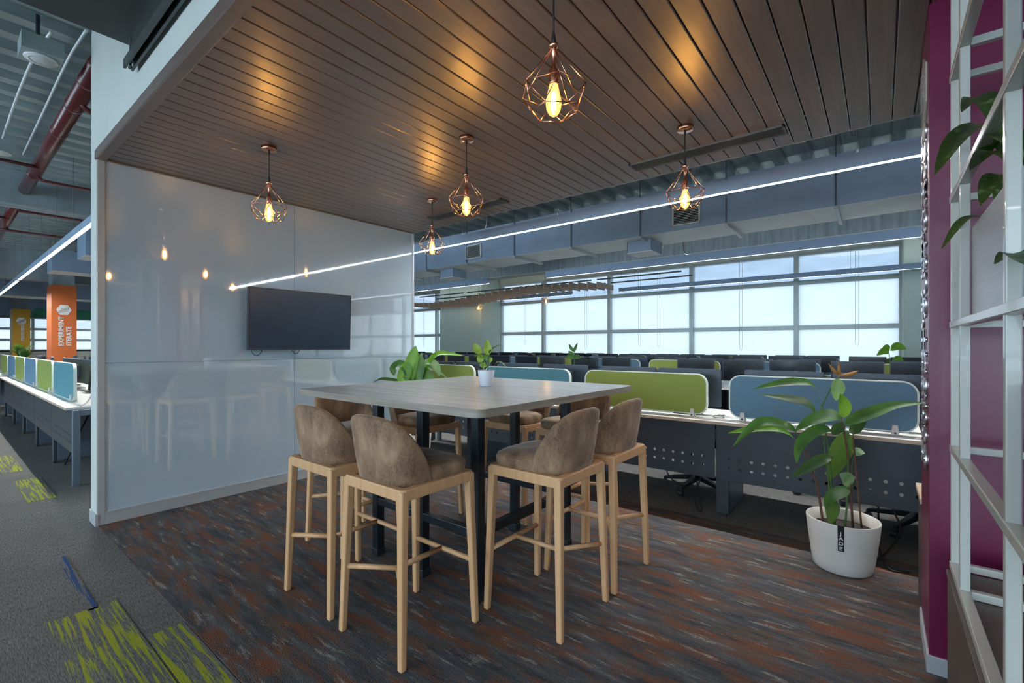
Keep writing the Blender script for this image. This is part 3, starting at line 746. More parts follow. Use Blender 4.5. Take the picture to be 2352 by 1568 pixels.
# small plant on the table
tp = thing('potted_plant', 'small yellow green plant in a pale grey pot on the table', 'plant', (-2.045, 2.29, ZT))
MB().lathe([(0, .0005), (.039, .0005), (.042, .004), (.052, .07), (.0565, .104), (.0555, .106), (.053, .104), (.050, .085), (0, .085)], 32).build('pot', 'pot_grey', tp, True)
MB().lathe([(0, .095), (.03, .096), (.0515, .093)], 20).build('soil', 'soil', tp)
o_ = .104
for pp, wd, mm, fc in (([(-.02, .0), (-.043, .106), (-.062, .144), (-.081, .18)], .048, 'leaf_lime', 1), ([(.01, 0), (.010, .106), (.010, .144), (.004, .208)], .055, 'leaf_lime', 1),
                   ([(.012, .0), (.02, .099), (.039, .137), (.066, .156), (.102, .172)], .044, 'leaf_green', 0), ([(-.01, .03), (-.03, .103), (-.057, .101), (-.072, .088)], .042, 'leaf_green', 0),
                   ([(0., .03), (-.028, .09), (-.04, .075), (-.052, .055)], .045, 'leaf_lime', 1), ([(-.014, -.005), (-.018, .03), (-.01, .052)], .05, 'leaf_lime', 1),
                   ([(.035, -.005), (.066, .048), (.099, .053), (.128, .026)], .026, 'leaf_pale', 0), ([(.01, .02), (-.004, .085), (-.012, .11)], .03, 'leaf_green', 1), ([(.012, .02), (.03, .07), (.024, .09)], .022, 'leaf_lime', 1)):
    leaf(tp, [pl(u, w_ + o_, .01 * math.sin(9 * i)) for i, (u, w_) in enumerate(pp)], wd, mm, .30, face=FC if fc else (0, 0, 1))
for pp in ([(-.02, -.01), (-.025, .05), (-.043, .108)], [(.01, -.01), (.012, .05), (.010, .108)], [(.012, -.01), (.016, .05), (.02, .10)]):
    MB().tube(smooth_path([pl(u, w_ + o_) for u, w_ in pp], 5), .0025, 6).build('stem', 'stem_green', tp, True)

# ------------------------------------------------------------------ desk rows
def holed_panel(x0, x1, z0, z1, y, th, zr, pitch, rad):
    """sheet in the xz plane with rows of round holes at heights zr"""
    mb = MB(); K = 12
    n = int((x1 - x0 - .06) // pitch); m0 = x0 + (x1 - x0 - n * pitch) / 2; h = pitch / 2
    zlo = zr[0] - h * .55; zmid = (zr[0] + zr[1]) / 2; zhi = zr[1] + h * .55
    for yy in (y, y + th):
        for bx in ((x0, x1, z0, zlo), (x0, x1, zhi, z1), (x0, m0, zlo, zhi), (m0 + n * pitch, x1, zlo, zhi)):
            mb.add([(bx[0], yy, bx[2]), (bx[1], yy, bx[2]), (bx[1], yy, bx[3]), (bx[0], yy, bx[3])], [(0, 1, 2, 3)])
        for i in range(n):
            cx = m0 + (i + .5) * pitch
            for cz, a, b in ((zr[0], zlo, zmid), (zr[1], zmid, zhi)):
                xa, xb = cx - h, cx + h
                sq = []; ci = []
                for k in range(K):
                    an = 2 * math.pi * k / K + math.pi / 4; ca, sa = math.cos(an), math.sin(an)
                    ci.append((cx + rad * ca, yy, cz + rad * sa))
                    s_ = max(abs(ca), abs(sa)); ux, uz = ca / s_, sa / s_
                    sq.append((cx + ux * h, yy, cz + (uz * (b - cz) if uz > 0 else uz * (cz - a))))
                mb.add(sq + ci, [(k, (k + 1) % K, K + (k + 1) % K, K + k) for k in range(K)])
    mb.box(x0, x1, y, y + th, z1 - .001, z1).box(x0, x1, y, y + th, z0, z0 + .001).box(x0, x0 + .001, y, y + th, z0, z1).box(x1 - .001, x1, y, y + th, z0, z1)
    return mb
DP = 1.297
def make_desk(label, W=DP, depth=.75, leg_off=.0):
    """local: x 0..W, front (screen side) at y=0, user side +y"""
    r = thing('office_desk', label, 'desk')
    tp_ = box(0, W, 0, depth, .722, .745).build('worktop', 'desk_white', r)
    box(0, W, -.002, .0, .7215, .7445).build('edge_band', 'oak_edge', tp_)
    holed_panel(.004, W - .004, .285, .716, .065, .0015, (.382, .452), .0785, .0115).build('modesty_panel', 'panel_charcoal', r)
    lg = box(.0, .095, .070, .10, .02, .715).build('front_leg', 'panel_charcoal', r, bevel=.004)
    box(.02, .075, .072, .10, .0, .02).build('foot', 'black_plastic', lg)
    box(.05, .095, .10, .56, .035, .70).build('pedestal_panel', 'grey_steel', r, bevel=.004)
    box(.0, .05, depth - .08, depth - .03, .0, .722).build('leg', 'grey_steel', r, bevel=.003)
    return r
def make_partition(label, L=1.14, colour='partition_blue', z=.765, h=.335):
    r = thing('desk_screen', label, 'desk screen')
    MB().prism(rrect(.012, L - .012, z + .006, z + h - .006, .075, 6), -.011, .011, 'xz').build('fabric_panel', colour, r, bevel=.003)
    o_, i_ = rrect(0, L, z, z + h, .085, 8), rrect(.011, L - .011, z + .008, z + h - .008, .076, 8); n = len(o_)
    vs = [(a, -.013, b) for a, b in o_] + [(a, .013, b) for a, b in o_] + [(a, .013, b) for a, b in i_] + [(a, -.013, b) for a, b in i_]
    fs = [(q * n + k, q * n + (k + 1) % n, ((q + 1) % 4) * n + (k + 1) % n, ((q + 1) % 4) * n + k) for k in range(n) for q in range(4)]
    MB().add(vs, fs).build('edge_trim', 'edge_white', r)
    for x in (.10, L - .12):
        c = MB().prism([(x - .021, .745), (x + .021, .745), (x + .014, .812), (x - .014, .812)], -.03, .03, 'xz').build('clip', 'clip_white', r, bevel=.004)
        MB().tube([(x, -.0315, .760), (x, -.029, .760)], .007, 10).build('screw', 'black_metal', c)
    return r
DG, PGp = 'front row of desks beyond the table', 'desk screens of the front row'
Y1 = 3.775
names = ['at the glass board end', 'behind the table legs', 'behind the rightmost stool', 'behind the big potted plant', 'behind the magenta column']
ORD = 'first second third fourth fifth sixth seventh eighth ninth tenth eleventh twelfth'.split()
SCR = ['green screen near the glass board', 'teal screen behind the table pot', 'green screen behind the rightmost stool', 'blue screen behind the big plant', 'screen behind the magenta column']
x00 = -4.83
d0 = None
for i in range(5):
    l = 'white topped desk with charcoal perforated panel ' + names[i]
    o = make_desk(l) if d0 is None else dup(d0, None, None, l)
    d0 = d0 or o; o.location = (x00 + i * DP - .075, Y1, 0); o['group'] = DG
pr0 = {}
for i, (colr, nm) in enumerate((('partition_lime', 'lime green desk screen behind the plant on the table'), ('partition_teal', 'teal blue desk screen behind the table pot and far table corner'), ('partition_lime', 'lime green desk screen behind the rightmost bar stool'),
                                ('partition_blue', 'steel blue desk screen behind the big potted plant'), ('partition_lime', 'lime green desk screen hidden by the magenta column'))):
    o = make_partition(nm, 1.135, colr); o.location = (x00 + i * DP, Y1 + .17, 0); o['group'] = PGp
# monitors
def make_monitor(label):
    r = thing('monitor', label, 'monitor')        # local: screen faces +y, stands at z=0 (desk top)
    pnl = MB().prism(rrect(-.272, .272, .075, .388, .008, 2), -.014, .012, 'xz').build('shell', 'monitor_shell', r, bevel=.003)
    box(-.262, .262, .0118, .0135, .088, .378).build('screen', 'screen_dark', pnl)
    MB().prism(rrect(-.12, .12, .12, .32, .03, 4), -.034, -.013, 'xz').build('back_cover', 'monitor_shell', r, bevel=.008)
    MB().bar((0, -.05, .0), (0, -.03, .27), .05, .045, .014, .014).build('stand', 'black_plastic', r)
    MB().prism(rrect(-.11, .11, -.11, .06, .03, 4), 0, .010, 'xy').build('base', 'black_plastic', r, bevel=.002)
    return r
mon = make_monitor('black monitor just behind the screens of the front desk row'); first = True
def place_mon(x, y, z, rz, label, group):
    global first
    if first:
        first = False; mon.location = (x, y, z); mon.rotation_euler = (0, 0, rz); mon['label'] = label; mon['group'] = group; return mon
    return dup(mon, (x, y, z), rz, label, group)
for i in range(5):
    for k, xo in enumerate((.34, .93)):
        place_mon(x00 + i * DP + xo + random.uniform(-.01, .015), Y1 + .36 + random.uniform(-.02, .03), .745, R(random.uniform(-6, 6)),
                  ('left', 'right')[k] + ' black monitor behind the ' + SCR[i], 'monitors of the front desk row')
def bench(yc, x0, nd, row, colours, mon_rows, grp):
    """double bench: two desks back to back with a screen between"""
    def blocked(x): return yc > 10 and (x + DP > .3 or (x + DP > -12.35 and x < -10.25))     # columns stand there
    for i in range(nd):
        x = x0 + i * DP; at = ORD[i] + ' from the left in the ' + row
        dup(d0, (x + DP, yc - .01, 0), R(180), 'near side desk, ' + at, 'desks of the ' + row)
        if not blocked(x): dup(d0, (x, yc + .01, 0), 0, 'far side desk, ' + at, 'desks of the ' + row)
        for s in mon_rows:
            for k, xo in enumerate((.33, .93)):
                if random.random() < .06: continue
                if s == 1 and blocked(x): continue
                place_mon(x + xo + random.uniform(-.015, .015), yc + (-.33 if s == 0 else .33) + random.uniform(-.03, .03), .745, R(180 if s == 0 else 0) + R(random.uniform(-5, 5)),
                          ('left' if k == 0 else 'right') + ' monitor, ' + ('near' if s == 0 else 'far') + ' side of the ' + ORD[i] + ' desk along the ' + row, 'monitors of the ' + row)
    for i in range(nd):
        cc = colours[i % 2]; key = (row, cc)
        l = ('lime green' if cc == 'partition_lime' else 'blue') + ' desk screen, ' + ORD[i] + ' from the left in the ' + row
        if key not in pr0:
            pr0[key] = make_partition(l, 1.14, cc); pr0[key].location = (x0 + i * DP + .08, yc, 0); pr0[key]['group'] = 'screens of the ' + row
        else: dup(pr0[key], (x0 + i * DP + .08, yc, 0), 0, l, 'screens of the ' + row)
bench(7.6, -9.64, 9, 'middle desk row', ('partition_blue', 'partition_lime'), (0, 1), 0)
bench(10.95, -13.5, 12, 'window side desk row', ('partition_lime', 'partition_blue'), (0, 1), 0)

# office chairs
def make_chair(label):
    r = thing('office_chair', label, 'chair')      # faces -y
    bk = MB(); vs = []; fs = []; nx, nz = 8, 10
    for yy in (0, .03):
        for j in range(nz + 1):
            for i in range(nx + 1):
                u = -1 + 2 * i / nx; f = j / nz; wdt = .235 - .03 * abs(f - .55)
                vs.append((u * wdt, .23 + yy + .05 * f - .05 * (1 - u * u) * -.5 - .03 * math.sin(f * 3), .52 + .50 * f))
    M = (nx + 1) * (nz + 1)
    for b0 in (0, M):
        for j in range(nz):
            for i in range(nx): k = b0 + j * (nx + 1) + i; fs.append((k, k + 1, k + nx + 2, k + nx + 1))
    ring = [j * (nx + 1) for j in range(nz + 1)] + [nz * (nx + 1) + i for i in range(1, nx + 1)] + [j * (nx + 1) + nx for j in range(nz - 1, -1, -1)] + [i for i in range(nx - 1, 0, -1)]
    for k in range(len(ring)):
        a, b2 = ring[k], ring[(k + 1) % len(ring)]; fs.append((a, b2, b2 + M, a + M))
    bk.add(vs, fs).build('backrest', 'black_plastic', r, True)
    MB().prism(rrect(-.245, .245, -.24, .22, .09, 5), .43, .50, 'xy').build('seat', 'black_plastic', r, bevel=.02)
    MB().tube([(0, .0, .12), (0, 0, .43)], .025, 10).build('gas_column', 'black_metal', r, True)
    MB().tube([(0, .05, .42), (0, .27, .44), (0, .30, .60)], .02, 8).build('back_bracket', 'black_metal', r, True)
    for sx in (-1, 1):
        MB().tube([(sx * .25, .05, .46), (sx * .29, .05, .50), (sx * .29, .03, .66)], .015, 8).build('arm_post', 'black_metal', r, True)
        MB().box(sx * .29 - .035, sx * .29 + .035, -.13, .13, .66, .69).build('armrest', 'black_plastic', r, bevel=.01)
    for k in range(5):
        a = R(72 * k + 18); c, s_ = math.cos(a), math.sin(a)
        lg = MB().bar((.02 * c, .02 * s_, .12), (.30 * c, .30 * s_, .075), .05, .03, .05, .025).build('base_leg', 'black_metal', r, bevel=.004)
        MB().tube([(.30 * c - .02 * s_, .30 * s_ + .02 * c, .03), (.30 * c + .02 * s_, .30 * s_ - .02 * c, .03)], .029, 12).tube([(.30 * c, .30 * s_, .03), (.30 * c, .30 * s_, .08)], .012, 8).build('caster', 'black_plastic', lg)
    return r
ch = make_chair('black office chair under the desk behind the rightmost stool'); ch['group'] = 'black swivel chairs of the front desk row'
ch.location = (-1.32, 4.42, 0); ch.rotation_euler = (0, 0, R(25))
for x, y, rz, l in ((-.35, 5.0, -15, 'black office chair behind the blue screen and big plant'), (.22, 4.42, 8, 'black office chair whose base shows right of the big white pot'), (-3.0, 4.95, 12, 'black office chair beyond the teal screen'), (-4.1, 5.0, -20, 'black office chair at the left end beyond the green screen')):
    dup(ch, (x, y, 0), R(rz), l, 'black swivel chairs of the front desk row')
for i, x in enumerate((-8.9, -7.6, -6.2, -4.9, -3.5, -2.3, -1.0, .3)):
    dup(ch, (x, 6.35 + random.uniform(-.1, .15), 0), R(180 + random.uniform(-30, 30)), 'black office chair at the middle desk row, ' + ORD[i] + ' from the left', 'chairs of the middle desk row')

# cables by the desks
def cable(pts, r, label, mname='black_cord', n=24):
    return tag(MB().tube(smooth_path(pts, n), r, 6).build('cable', mname, None, True), label, 'cable', 'loose desk cables')
cable([(-1.45, 4.05, .70), (-1.46, 4.0, .33), (-1.43, 3.98, .20), (-1.30, 3.97, .14), (-1.18, 3.95, .17), (-1.14, 4.0, .5)], .006, 'black cable looping below the desk behind the rightmost stool')
cable([(-1.25, 4.02, .70), (-1.24, 3.98, .28), (-1.2, 3.9, .10), (-1.14, 3.82, .012), (-1.12, 3.84, .03), (-1.2, 3.97, .22)], .006, 'black cable hanging to the floor beside the steel pedestal')
cable([(.03, 3.98, .70), (.06, 3.9, .30), (.10, 3.85, .16), (.02, 3.7, .03), (-.05, 3.6, .012)], .006, 'black cable curling down to the right of the big pot')
cable([(-.02, 3.95, .70), (-.01, 3.85, .25), (.0, 3.62, .06), (.05, 3.52, .012), (.13, 3.55, .010)], .006, 'black cable lying on the carpet right of the big pot')
cable([(-1.06, 4.1, .75), (-1.02, 4.0, .765), (-.98, 3.97, .752), (-1.03, 3.93, .752), (-1.07, 4.0, .755), (-1.0, 4.06, .76)], .0035, 'tangled grey cable on the desk between green and blue screens', 'strut_steel')
cable([(.22, 4.05, .75), (.2, 4.0, .82), (.24, 3.95, .84), (.27, 3.95, .76), (.22, 3.92, .752), (.3, 3.9, .752)], .0045, 'black cable tangle at the right end of the blue screen')

# far desk plants
def far_plant(name, label, loc, leaves, mm, h=.0):
    r = thing(name, label, 'plant', loc)
    MB().lathe([(0, .0), (.05, .0), (.065, .12), (.06, .125), (0, .11)], 18).build('pot', 'pot_white', r, True)
    MB().tube([(0, 0, .1), (.005, 0, .2), (0, 0, leaves[0][0][0][1])], .006, 6).build('stem', 'stem_green', r)
    for pp, wd in leaves: leaf(r, [pl(u, w_) for u, w_ in pp], wd, mm, .05, face=FC, n=8)
far_plant('potted_plant', 'small upright plant standing between monitors before the middle window', (-4.19, 7.0, .745), [([(0, .48), (-.05, .54), (-.09, .62)], .055), ([(0, .44), (-.06, .46), (-.10, .50)], .06), ([(0, .48), (.02, .55), (.06, .64)], .05), ([(0, .36), (-.08, .40), (-.15, .37)], .09), ([(0, .36), (.06, .40), (.11, .36)], .08)], 'leaf_green')
far_plant('potted_plant', 'bright climbing plant near the right window column', (.12, 10.3, .745), [([(0, .45), (-.1, .5), (-.22, .42)], .12), ([(0, .5), (-.05, .56), (-.12, .55)], .10), ([(.02, .5), (.12, .58), (.30, .53)], .14), ([(.05, .3), (.14, .35), (.25, .32)], .14), ([(.1, .1), (.2, .15), (.3, .06)], .16)], 'leaf_bright')

# ------------------------------------------------------------------ services above the desks
du = thing('air_duct', 'large rectangular steel air duct running above the desks', 'air duct', (-3, 6.5, 2.945))
box(-16, 9, 0, .77, 0, .60).build('body', 'duct_steel', du)
box(-16, 9, .004, .766, -.004, .001).build('underside', 'duct_pale', du)
for i in range(14):
    x = -9.2 + i * 1.18
    MB().box(x - .012, x + .012, -.012, .0, -.004, .60).build('seam', 'duct_steel', du)
    h = MB().box(x - .02, x + .02, -.03, .86, -.045, -.006).build('hanger', 'aluminium', du)
    for y in (-.02, .84): MB().tube([(x, y, -.045), (x, y, DECK - 2.945)], .005, 6).build('rod', 'strut_steel', h)
def vent(x, w_, label):
    r = thing('air_grille', label, 'air vent', (x, 6.5, 3.14)); L, Hh = w_ / 2, .135
    MB().box(-L, L, -.03, 0, -Hh, -Hh + .02).box(-L, L, -.03, 0, Hh - .02, Hh).box(-L, -L + .02, -.03, 0, -Hh, Hh).box(L - .02, L, -.03, 0, -Hh, Hh).build('frame', 'speaker_white', r, bevel=.003)
    box(-L + .01, L - .01, -.006, -.002, -Hh + .01, Hh - .01).build('backing', 'black_metal', r)
    for k in range(10):
        z = -Hh + .035 + k * .0222
        MB().prism([(-.024, z - .004), (-.018, z + .004), (-.012, z + .004), (-.018, z - .004)], -L + .02, L - .02, 'yz').build('slat', 'speaker_white', r)
vent(-2.10, .38, 'white louvred grille on the duct behind the right pendant')
vent(-6.12, .40, 'white louvred grille on the duct near the glass board end')
for x, l in ((-2.87, 'grey speaker box hanging under the duct right of centre'), (-7.10, 'grey speaker box hanging under the duct near the glass board')):
    r = thing('speaker_box', l, 'speaker', (x, 6.9, 2.752), 0, 'speaker boxes under the duct')
    box(-.19, .19, -.19, .19, .012, .185).build('case', 'duct_steel', r, bevel=.004)
    box(-.20, .20, -.20, .20, 0, .012).build('cover', 'speaker_white', r)
    for xx, yy in ((-.195, -.195), (.195, -.195), (.195, .195), (-.195, .195)): MB().tube([(xx, yy, .01), (xx, yy, DECK - 2.76 if abs(yy) > 1 else .185)], .004, 5).build('rod', 'strut_steel', r)
bm_ = struct(box(-31, 16, 8.7, 9.0, 3.03, DECK + .07).build('ceiling_beam', 'concrete'), 'concrete beam across the hall')
struct(box(-31, 16, 8.69, 9.01, 3.02, 3.03).build('ceiling_beam_soffit', 'cream'))
# slat baffle, waves in z, slats along y
bf = thing('slat_baffle', 'wavy hanging baffle of wooden slats in front of the windows', 'ceiling baffle', (-8, 8.95, 2.62))
for i in range(28):
    x = -3.4 + i * .236; f = i / 27; xx = x
    z = .02 + .13 * math.sin(f * 5.2 + 3.9) * (1 - .4 * f); L = .40 + .12 * math.sin(f * 3.1)
    MB().box(xx - .012, xx + .012, .85 - L, .85 + L, z, z + .12).build('slat', 'baffle_wood', bf, bevel=.002)
for k in range(4):
    x = -3.2 + k * 2.05; MB().bar((x, .5, .22), (x + 1.9, .5, .22 + .0), .03).bar((x, 1.2, .22), (x + 1.9, 1.2, .22), .03).build('carrier_rail', 'strut_steel', bf)
    for y in (.5, 1.2): MB().tube([(x + .6, y, .22), (x + .6, y, DECK - 2.62)], .003, 5).build('wire', 'strut_steel', bf)
# conduits over the front row
for x, y, l in ((-4.25, 4.6, 'thin grey conduit dropping to the long light near the glass board'), (-2.45, 7.84, 'thin grey conduit dropping to the second light')):
    tag(MB().tube(smooth_path([(flange(x), y, DECK), (flange(x), y, 2.95), (x - .02, y, 2.85), (x - .15, y, 2.80)], 12), .008, 6).build('conduit', 'strut_steel', None, True), l, 'conduit')
for i, x in enumerate((-5.0, -3.3, -1.7, -.2)):
    tag(MB().tube([(x, 5.4, DECK), (x, 5.4, 3.35)], .006, 6).tube([(x, 5.4, 3.35), (x, 5.4, 3.31)], .014, 8).build('sprinkler', 'strut_steel', None), 'small sprinkler drop below the deck, ' + ORD[i] + ' from the glass board', 'sprinkler', 'sprinkler drops')

# ------------------------------------------------------------------ left hall
# dark duct over the corridor with slotted strut
dd = thing('air_duct', 'dark grey duct box overhead at top left', 'air duct', (-3.46, -3.2, 3.10))
box(0, 1.6, 0, 3.945, 0, .62).build('body', 'dark_duct', dd)
box(-.02, 1.62, 1.9, 1.93, -.012, .62).build('flange', 'dark_duct', dd)
su = thing('slotted_channel', 'slotted black steel channel under the dark duct against the white fascia', 'support channel', (-3.42, .70, 2.935))
mb = MB()
mb.box(0, 1.0, .028, .032, 0, .05).box(0, 1.0, -.014, -.010, 0, .05)
n = 22
for k in range(n + 1):
    x = k * 1.0 / n; mb.box(max(0, x - .009), min(1.0, x + .009), -.010, .028, .046, .05)
mb.box(0, 1, -.010, .0, .046, .05).box(0, 1, .018, .028, .046, .05).box(0, 1, -.010, -.002, 0, .004).box(0, 1, .020, .028, 0, .004)
mb.build('channel', 'strut_steel', su)
for x in (.05, .95): MB().tube([(x, .009, -.01), (x, .009, .165)], .006, 8).lathe([(0, -.012), (.012, -.012), (.012, .0), (0, 0)], 6, (x, .009, 0)).build('threaded_rod', 'strut_steel', su)
# fire pipe
rp = thing('fire_pipe', 'thick dark red fire pipe running back along the ceiling', 'pipe', (-4.72, .80, 3.50))
MB().tube([(0, 0, 0), (-4.60, 0, 0)], .066, 20).tube([(-4.94, 0, 0), (-9.5, 0, 0)], .066, 20).build('pipe', 'pipe_red', rp, True)
for x in (-.35, -.95, -1.75, -3.6, -5.1): MB().tube([(x, 0, 0), (x - .04, 0, 0)], .070, 20).build('coupling', 'pipe_red', rp, True)
for x, y in ((-.75, .40), (-3.5, .9), (-5.6, 1.5), (-7.5, 2.5)):
    MB().tube(smooth_path([(x, 0, -.03), (x, .05, -.09), (x, .14, -.10), (x, y, -.10)], 10), .020, 10).build('branch', 'pipe_red', rp, True)
for x in (-3.1, -6.6): MB().tube([(x, -1.2, -.05), (x, 0, -.05)], .020, 10).build('branch', 'pipe_red', rp, True)
struct(box(-9.65, -9.32, -7, 4, 3.29, DECK + .07).build('ceiling_beam', 'concrete'), 'concrete beam crossing the left hall')
struct(box(-17.3, -16.9, -7, 12, 3.0, DECK + .07).build('ceiling_beam', 'concrete'))
for pts, l in (([(-4.66, .72, 3.70), (-5.3, .70, 3.70), (-6.6, .70, 3.70), (-8.3, .70, 3.70)], 'thin grey conduit on the deck beside the red pipe'), ([(-4.9, .56, 3.70), (-5.4, .52, 3.70), (-6.6, .50, 3.70), (-8.3, .50, 3.70)], 'thin grey conduit on the deck left of its twin'), ([(-4.6, .2, 3.70), (-5.0, .18, 3.70), (-6.2, .18, 3.70)], 'thin grey conduit at the extreme top left')):
    tag(MB().tube(smooth_path(pts, 12), .011, 8).build('conduit', 'duct_pale', None, True), l, 'conduit')
for x, y, l in ((-4.86, .50, 'round white ceiling speaker in a grey box at top left'), (-7.55, .46, 'round white ceiling speaker cut off by the left edge')):
    r = thing('ceiling_speaker', l, 'speaker', (x, y, 3.44))
    MB().lathe([(0, 0), (.088, 0), (.094, .006), (.09, .014), (0, .014)], 28).lathe([(.066, -.002), (.070, -.002), (.070, .004)], 28).build('cover', 'speaker_white', r, True)
    box(-.12, .12, -.11, .11, .014, .13).build('case', 'deck_steel', r)
    MB().tube([(0.04, -.02, .13), (.04, -.02, DECK - 3.44)], .012, 8).build('drop_rod', 'black_metal', r)
# ducts deep in the left hall
for x0, x1, y0, y1, z0, z1, l in ((-12.2, -11.4, 1.75, 6, 3.0, 3.5, 'pale duct crossing behind the left linear light'), (-14.6, -13.9, 1.6, 6, 2.95, 3.4, 'second pale duct deeper in the left hall'), (-21.5, -20.5, -3, 8, 2.85, 3.4, 'wide duct across the far left hall'), (-19.2, -18.6, .2, .9, 2.80, 3.15, 'small square duct box above the yellow column')):
    r = thing('air_duct', l, 'air duct', (x0, y0, z0))
    box(0, x1 - x0, 0, y1 - y0, .004, z1 - z0).build('body', 'duct_steel', r)
    box(0, x1 - x0, 0, y1 - y0, 0, .004).build('underside', 'duct_pale', r)
    for x in (0.02, x1 - x0 - .02): MB().tube([(x, .05, z1 - z0), (x, .05, DECK - z0 - .002)], .006, 6).build('rod', 'strut_steel', r)
gb = thing('slat_baffle', 'green hanging slat baffle between the yellow and orange columns', 'ceiling baffle', (-25.5, 2.9, 2.45))
for k in range(9): box(-.9 + k * .2, -.85 + k * .2, -.5, 1.6, .0 + .02 * k, .12 + .02 * k).build('slat', 'baffle_green', gb)
for x in (-.7, .6): MB().tube([(x, .5, .1), (x, .5, DECK - 2.45)], .006, 5).build('wire', 'strut_steel', gb)
# orange and yellow columns with lettering
def text_column(label, x, y, w_, d_, top, colour, lines, hexz, z0s, size):
    r = thing('painted_column', label, 'column', (x, y, 0))
    box(-d_, 0, 0, w_, 0, top).build('body', colour, r, bevel=.004)
    box(-d_ + .03, -.03, .03, w_ - .03, top, DECK + .07).build('upper_shaft', 'concrete', r)
    hx = [(.225 + .139 * math.cos(R(60 * k)), hexz + .145 * math.sin(R(60 * k))) for k in range(6)]
    e_ = MB().prism(hx, .001, .012, 'yz').build('emblem', 'print_white', r)
    mb = MB()
    for k in range(5): mb.tube([(.014, .15 + .035 * k, hexz - .05 + .012 * k), (.014, .18 + .03 * k, hexz + .0 + .012 * k)], .006, 5)
    mb.tube([(.014, .14 + .02 * math.cos(R(40 * k)), hexz - .045 + .02 * math.sin(R(40 * k))) for k in range(10)], .005, 5)
    mb.tube([(.014, .14, hexz - .07), (.014, .3, hexz - .03)], .005, 5); mb.tube([(.014, .17, hexz + .02), (.014, .31, hexz + .06)], .005, 5)
    mb.build('emblem_drawing', 'print_grey', e_)
    for (t, yy), z0 in zip(lines, z0s):
        text_mesh('lettering', t, size, .006, 'print_white', r, basis((0, 0, 1), (0, -1, 0), (1, 0, 0), (.004, yy, z0)), bold=.035, spacing=1.03)
text_column('orange column with white lettering and hexagon emblem', -16, 1.827, .458, .76, 2.85, 'col_orange', (('EXPERIMENT', .215), ('ITERATE', .355)), 2.23, (1.33, 1.335), .125)
text_column('yellow column with white lettering behind the left desk row', -24.5, 1.79, .458, .76, 2.67, 'col_yellow', (('PERSEVERE', .295),), 2.23, (1.52,), .115)
# left desk row: screens on the corridor side
YL = .84
LDP = 1.40
ld = None
for i in range(6):
    l = 'desk of the left row, number ' + 'one two three four five six'.split()[i] + ' counted from the glass board'
    l = ['desk with blue steel end leg next to the glass board edge', 'second desk of the left row from the glass board', 'third desk of the left row from the glass board', 'fourth desk of the left row from the glass board', 'last desk of the left row before the gap', 'desk at the extreme left beyond the gap'][i]
    o = make_desk(l, LDP, 1.35) if ld is None else dup(ld, None, None, l)
    ld = ld or o
    x = -5.99 - LDP - i * LDP - (.75 if i == 5 else 0)
    o.location = (x, YL - .06, 0); o['group'] = 'desks of the left row'
ef = thing('desk_end_support', 'blue grey steel end frame of the left desk row', 'desk frame', (-5.93, YL - .02, 0))
for y in (0, 1.22): box(-.055, 0, y, y + .055, 0, .72).build('leg', 'grey_steel', ef, bevel=.004)
box(-.055, 0, .055, 1.22, .665, .72).build('rail', 'grey_steel', ef, bevel=.004)
dp_ = thing('drawer_pedestal', 'charcoal drawer unit under the first left desk', 'drawer unit', (-6.9, 1.35, 0))
box(0, .45, 0, .5, .03, .6).build('body', 'panel_charcoal', dp_, bevel=.004)
for z in (.25, .4): MB().tube([(.45, .25, z), (.462, .25, z)], .012, 10).build('knob', 'black_metal', dp_)
for x in (.05, .4): MB().tube([(x, .06, 0), (x, .06, .03)], .02, 8).tube([(x, .44, 0), (x, .44, .03)], .02, 8).build('caster', 'black_plastic', dp_)
for i, (xe, cc, l) in enumerate(((-6.58, 'partition_teal', 'teal desk screen nearest the glass board in the left row'), (-8.0, 'partition_lime', 'lime desk screen next to the teal one in the left row'), (-9.42, 'partition_blue', 'blue desk screen third in the left row'), (-10.78, 'partition_lime', 'lime desk screen fourth in the left row'), (-12.08, 'partition_blue', 'blue desk screen at the far end of the left row'), (-13.5, 'partition_lime', 'lime desk screen cut by the left picture edge'))):
    o = make_partition(l, 1.30, cc, .745, .40); o.location = (xe - 1.30, .93, 0); o['group'] = 'desk screens of the left row'
for i in range(10):
    x = -6.35 - .68 * i
    place_mon(x, 1.25 + random.uniform(-.05, .05), .745 + .02, R(random.uniform(-12, 12)), 'dark monitor at the near side of the left desks, ' + ORD[i] + ' from the board', 'monitors of the left desk row')
    if i < 9: place_mon(x - .2, 1.72 + random.uniform(-.05, .05), .745 + .02, R(180 + random.uniform(-12, 12)), 'dark monitor at the far side of the left desks, ' + ORD[i] + ' from the board', 'far side monitors of the left desk row')
for x, y, rz, l in ((-6.55, 2.5, 20, 'black office chair at the first left desk, half hidden by the wall'), (-9.2, 2.6, -10, 'black office chair behind the third left desk'), (-11.6, 2.6, 15, 'black office chair behind the fifth left desk'), (-14.5, 2.5, 80, 'black office chair before the orange column')):
    dup(ch, (x, y, 0), R(rz), l, 'chairs of the left desk row')
cable([(-7.6, 1.1, .68), (-7.5, 1.0, .30), (-7.3, .95, .02), (-7.1, .92, .02), (-7.0, 1.0, .3), (-6.9, 1.1, .6)], .009, 'black cable loop under the first left desk')
cable([(-6.45, 1.15, .80), (-6.3, 1.05, .90), (-6.12, .95, .78), (-6.0, .88, .752)], .008, 'white cable trailing over the end of the left desk', 'clip_white')
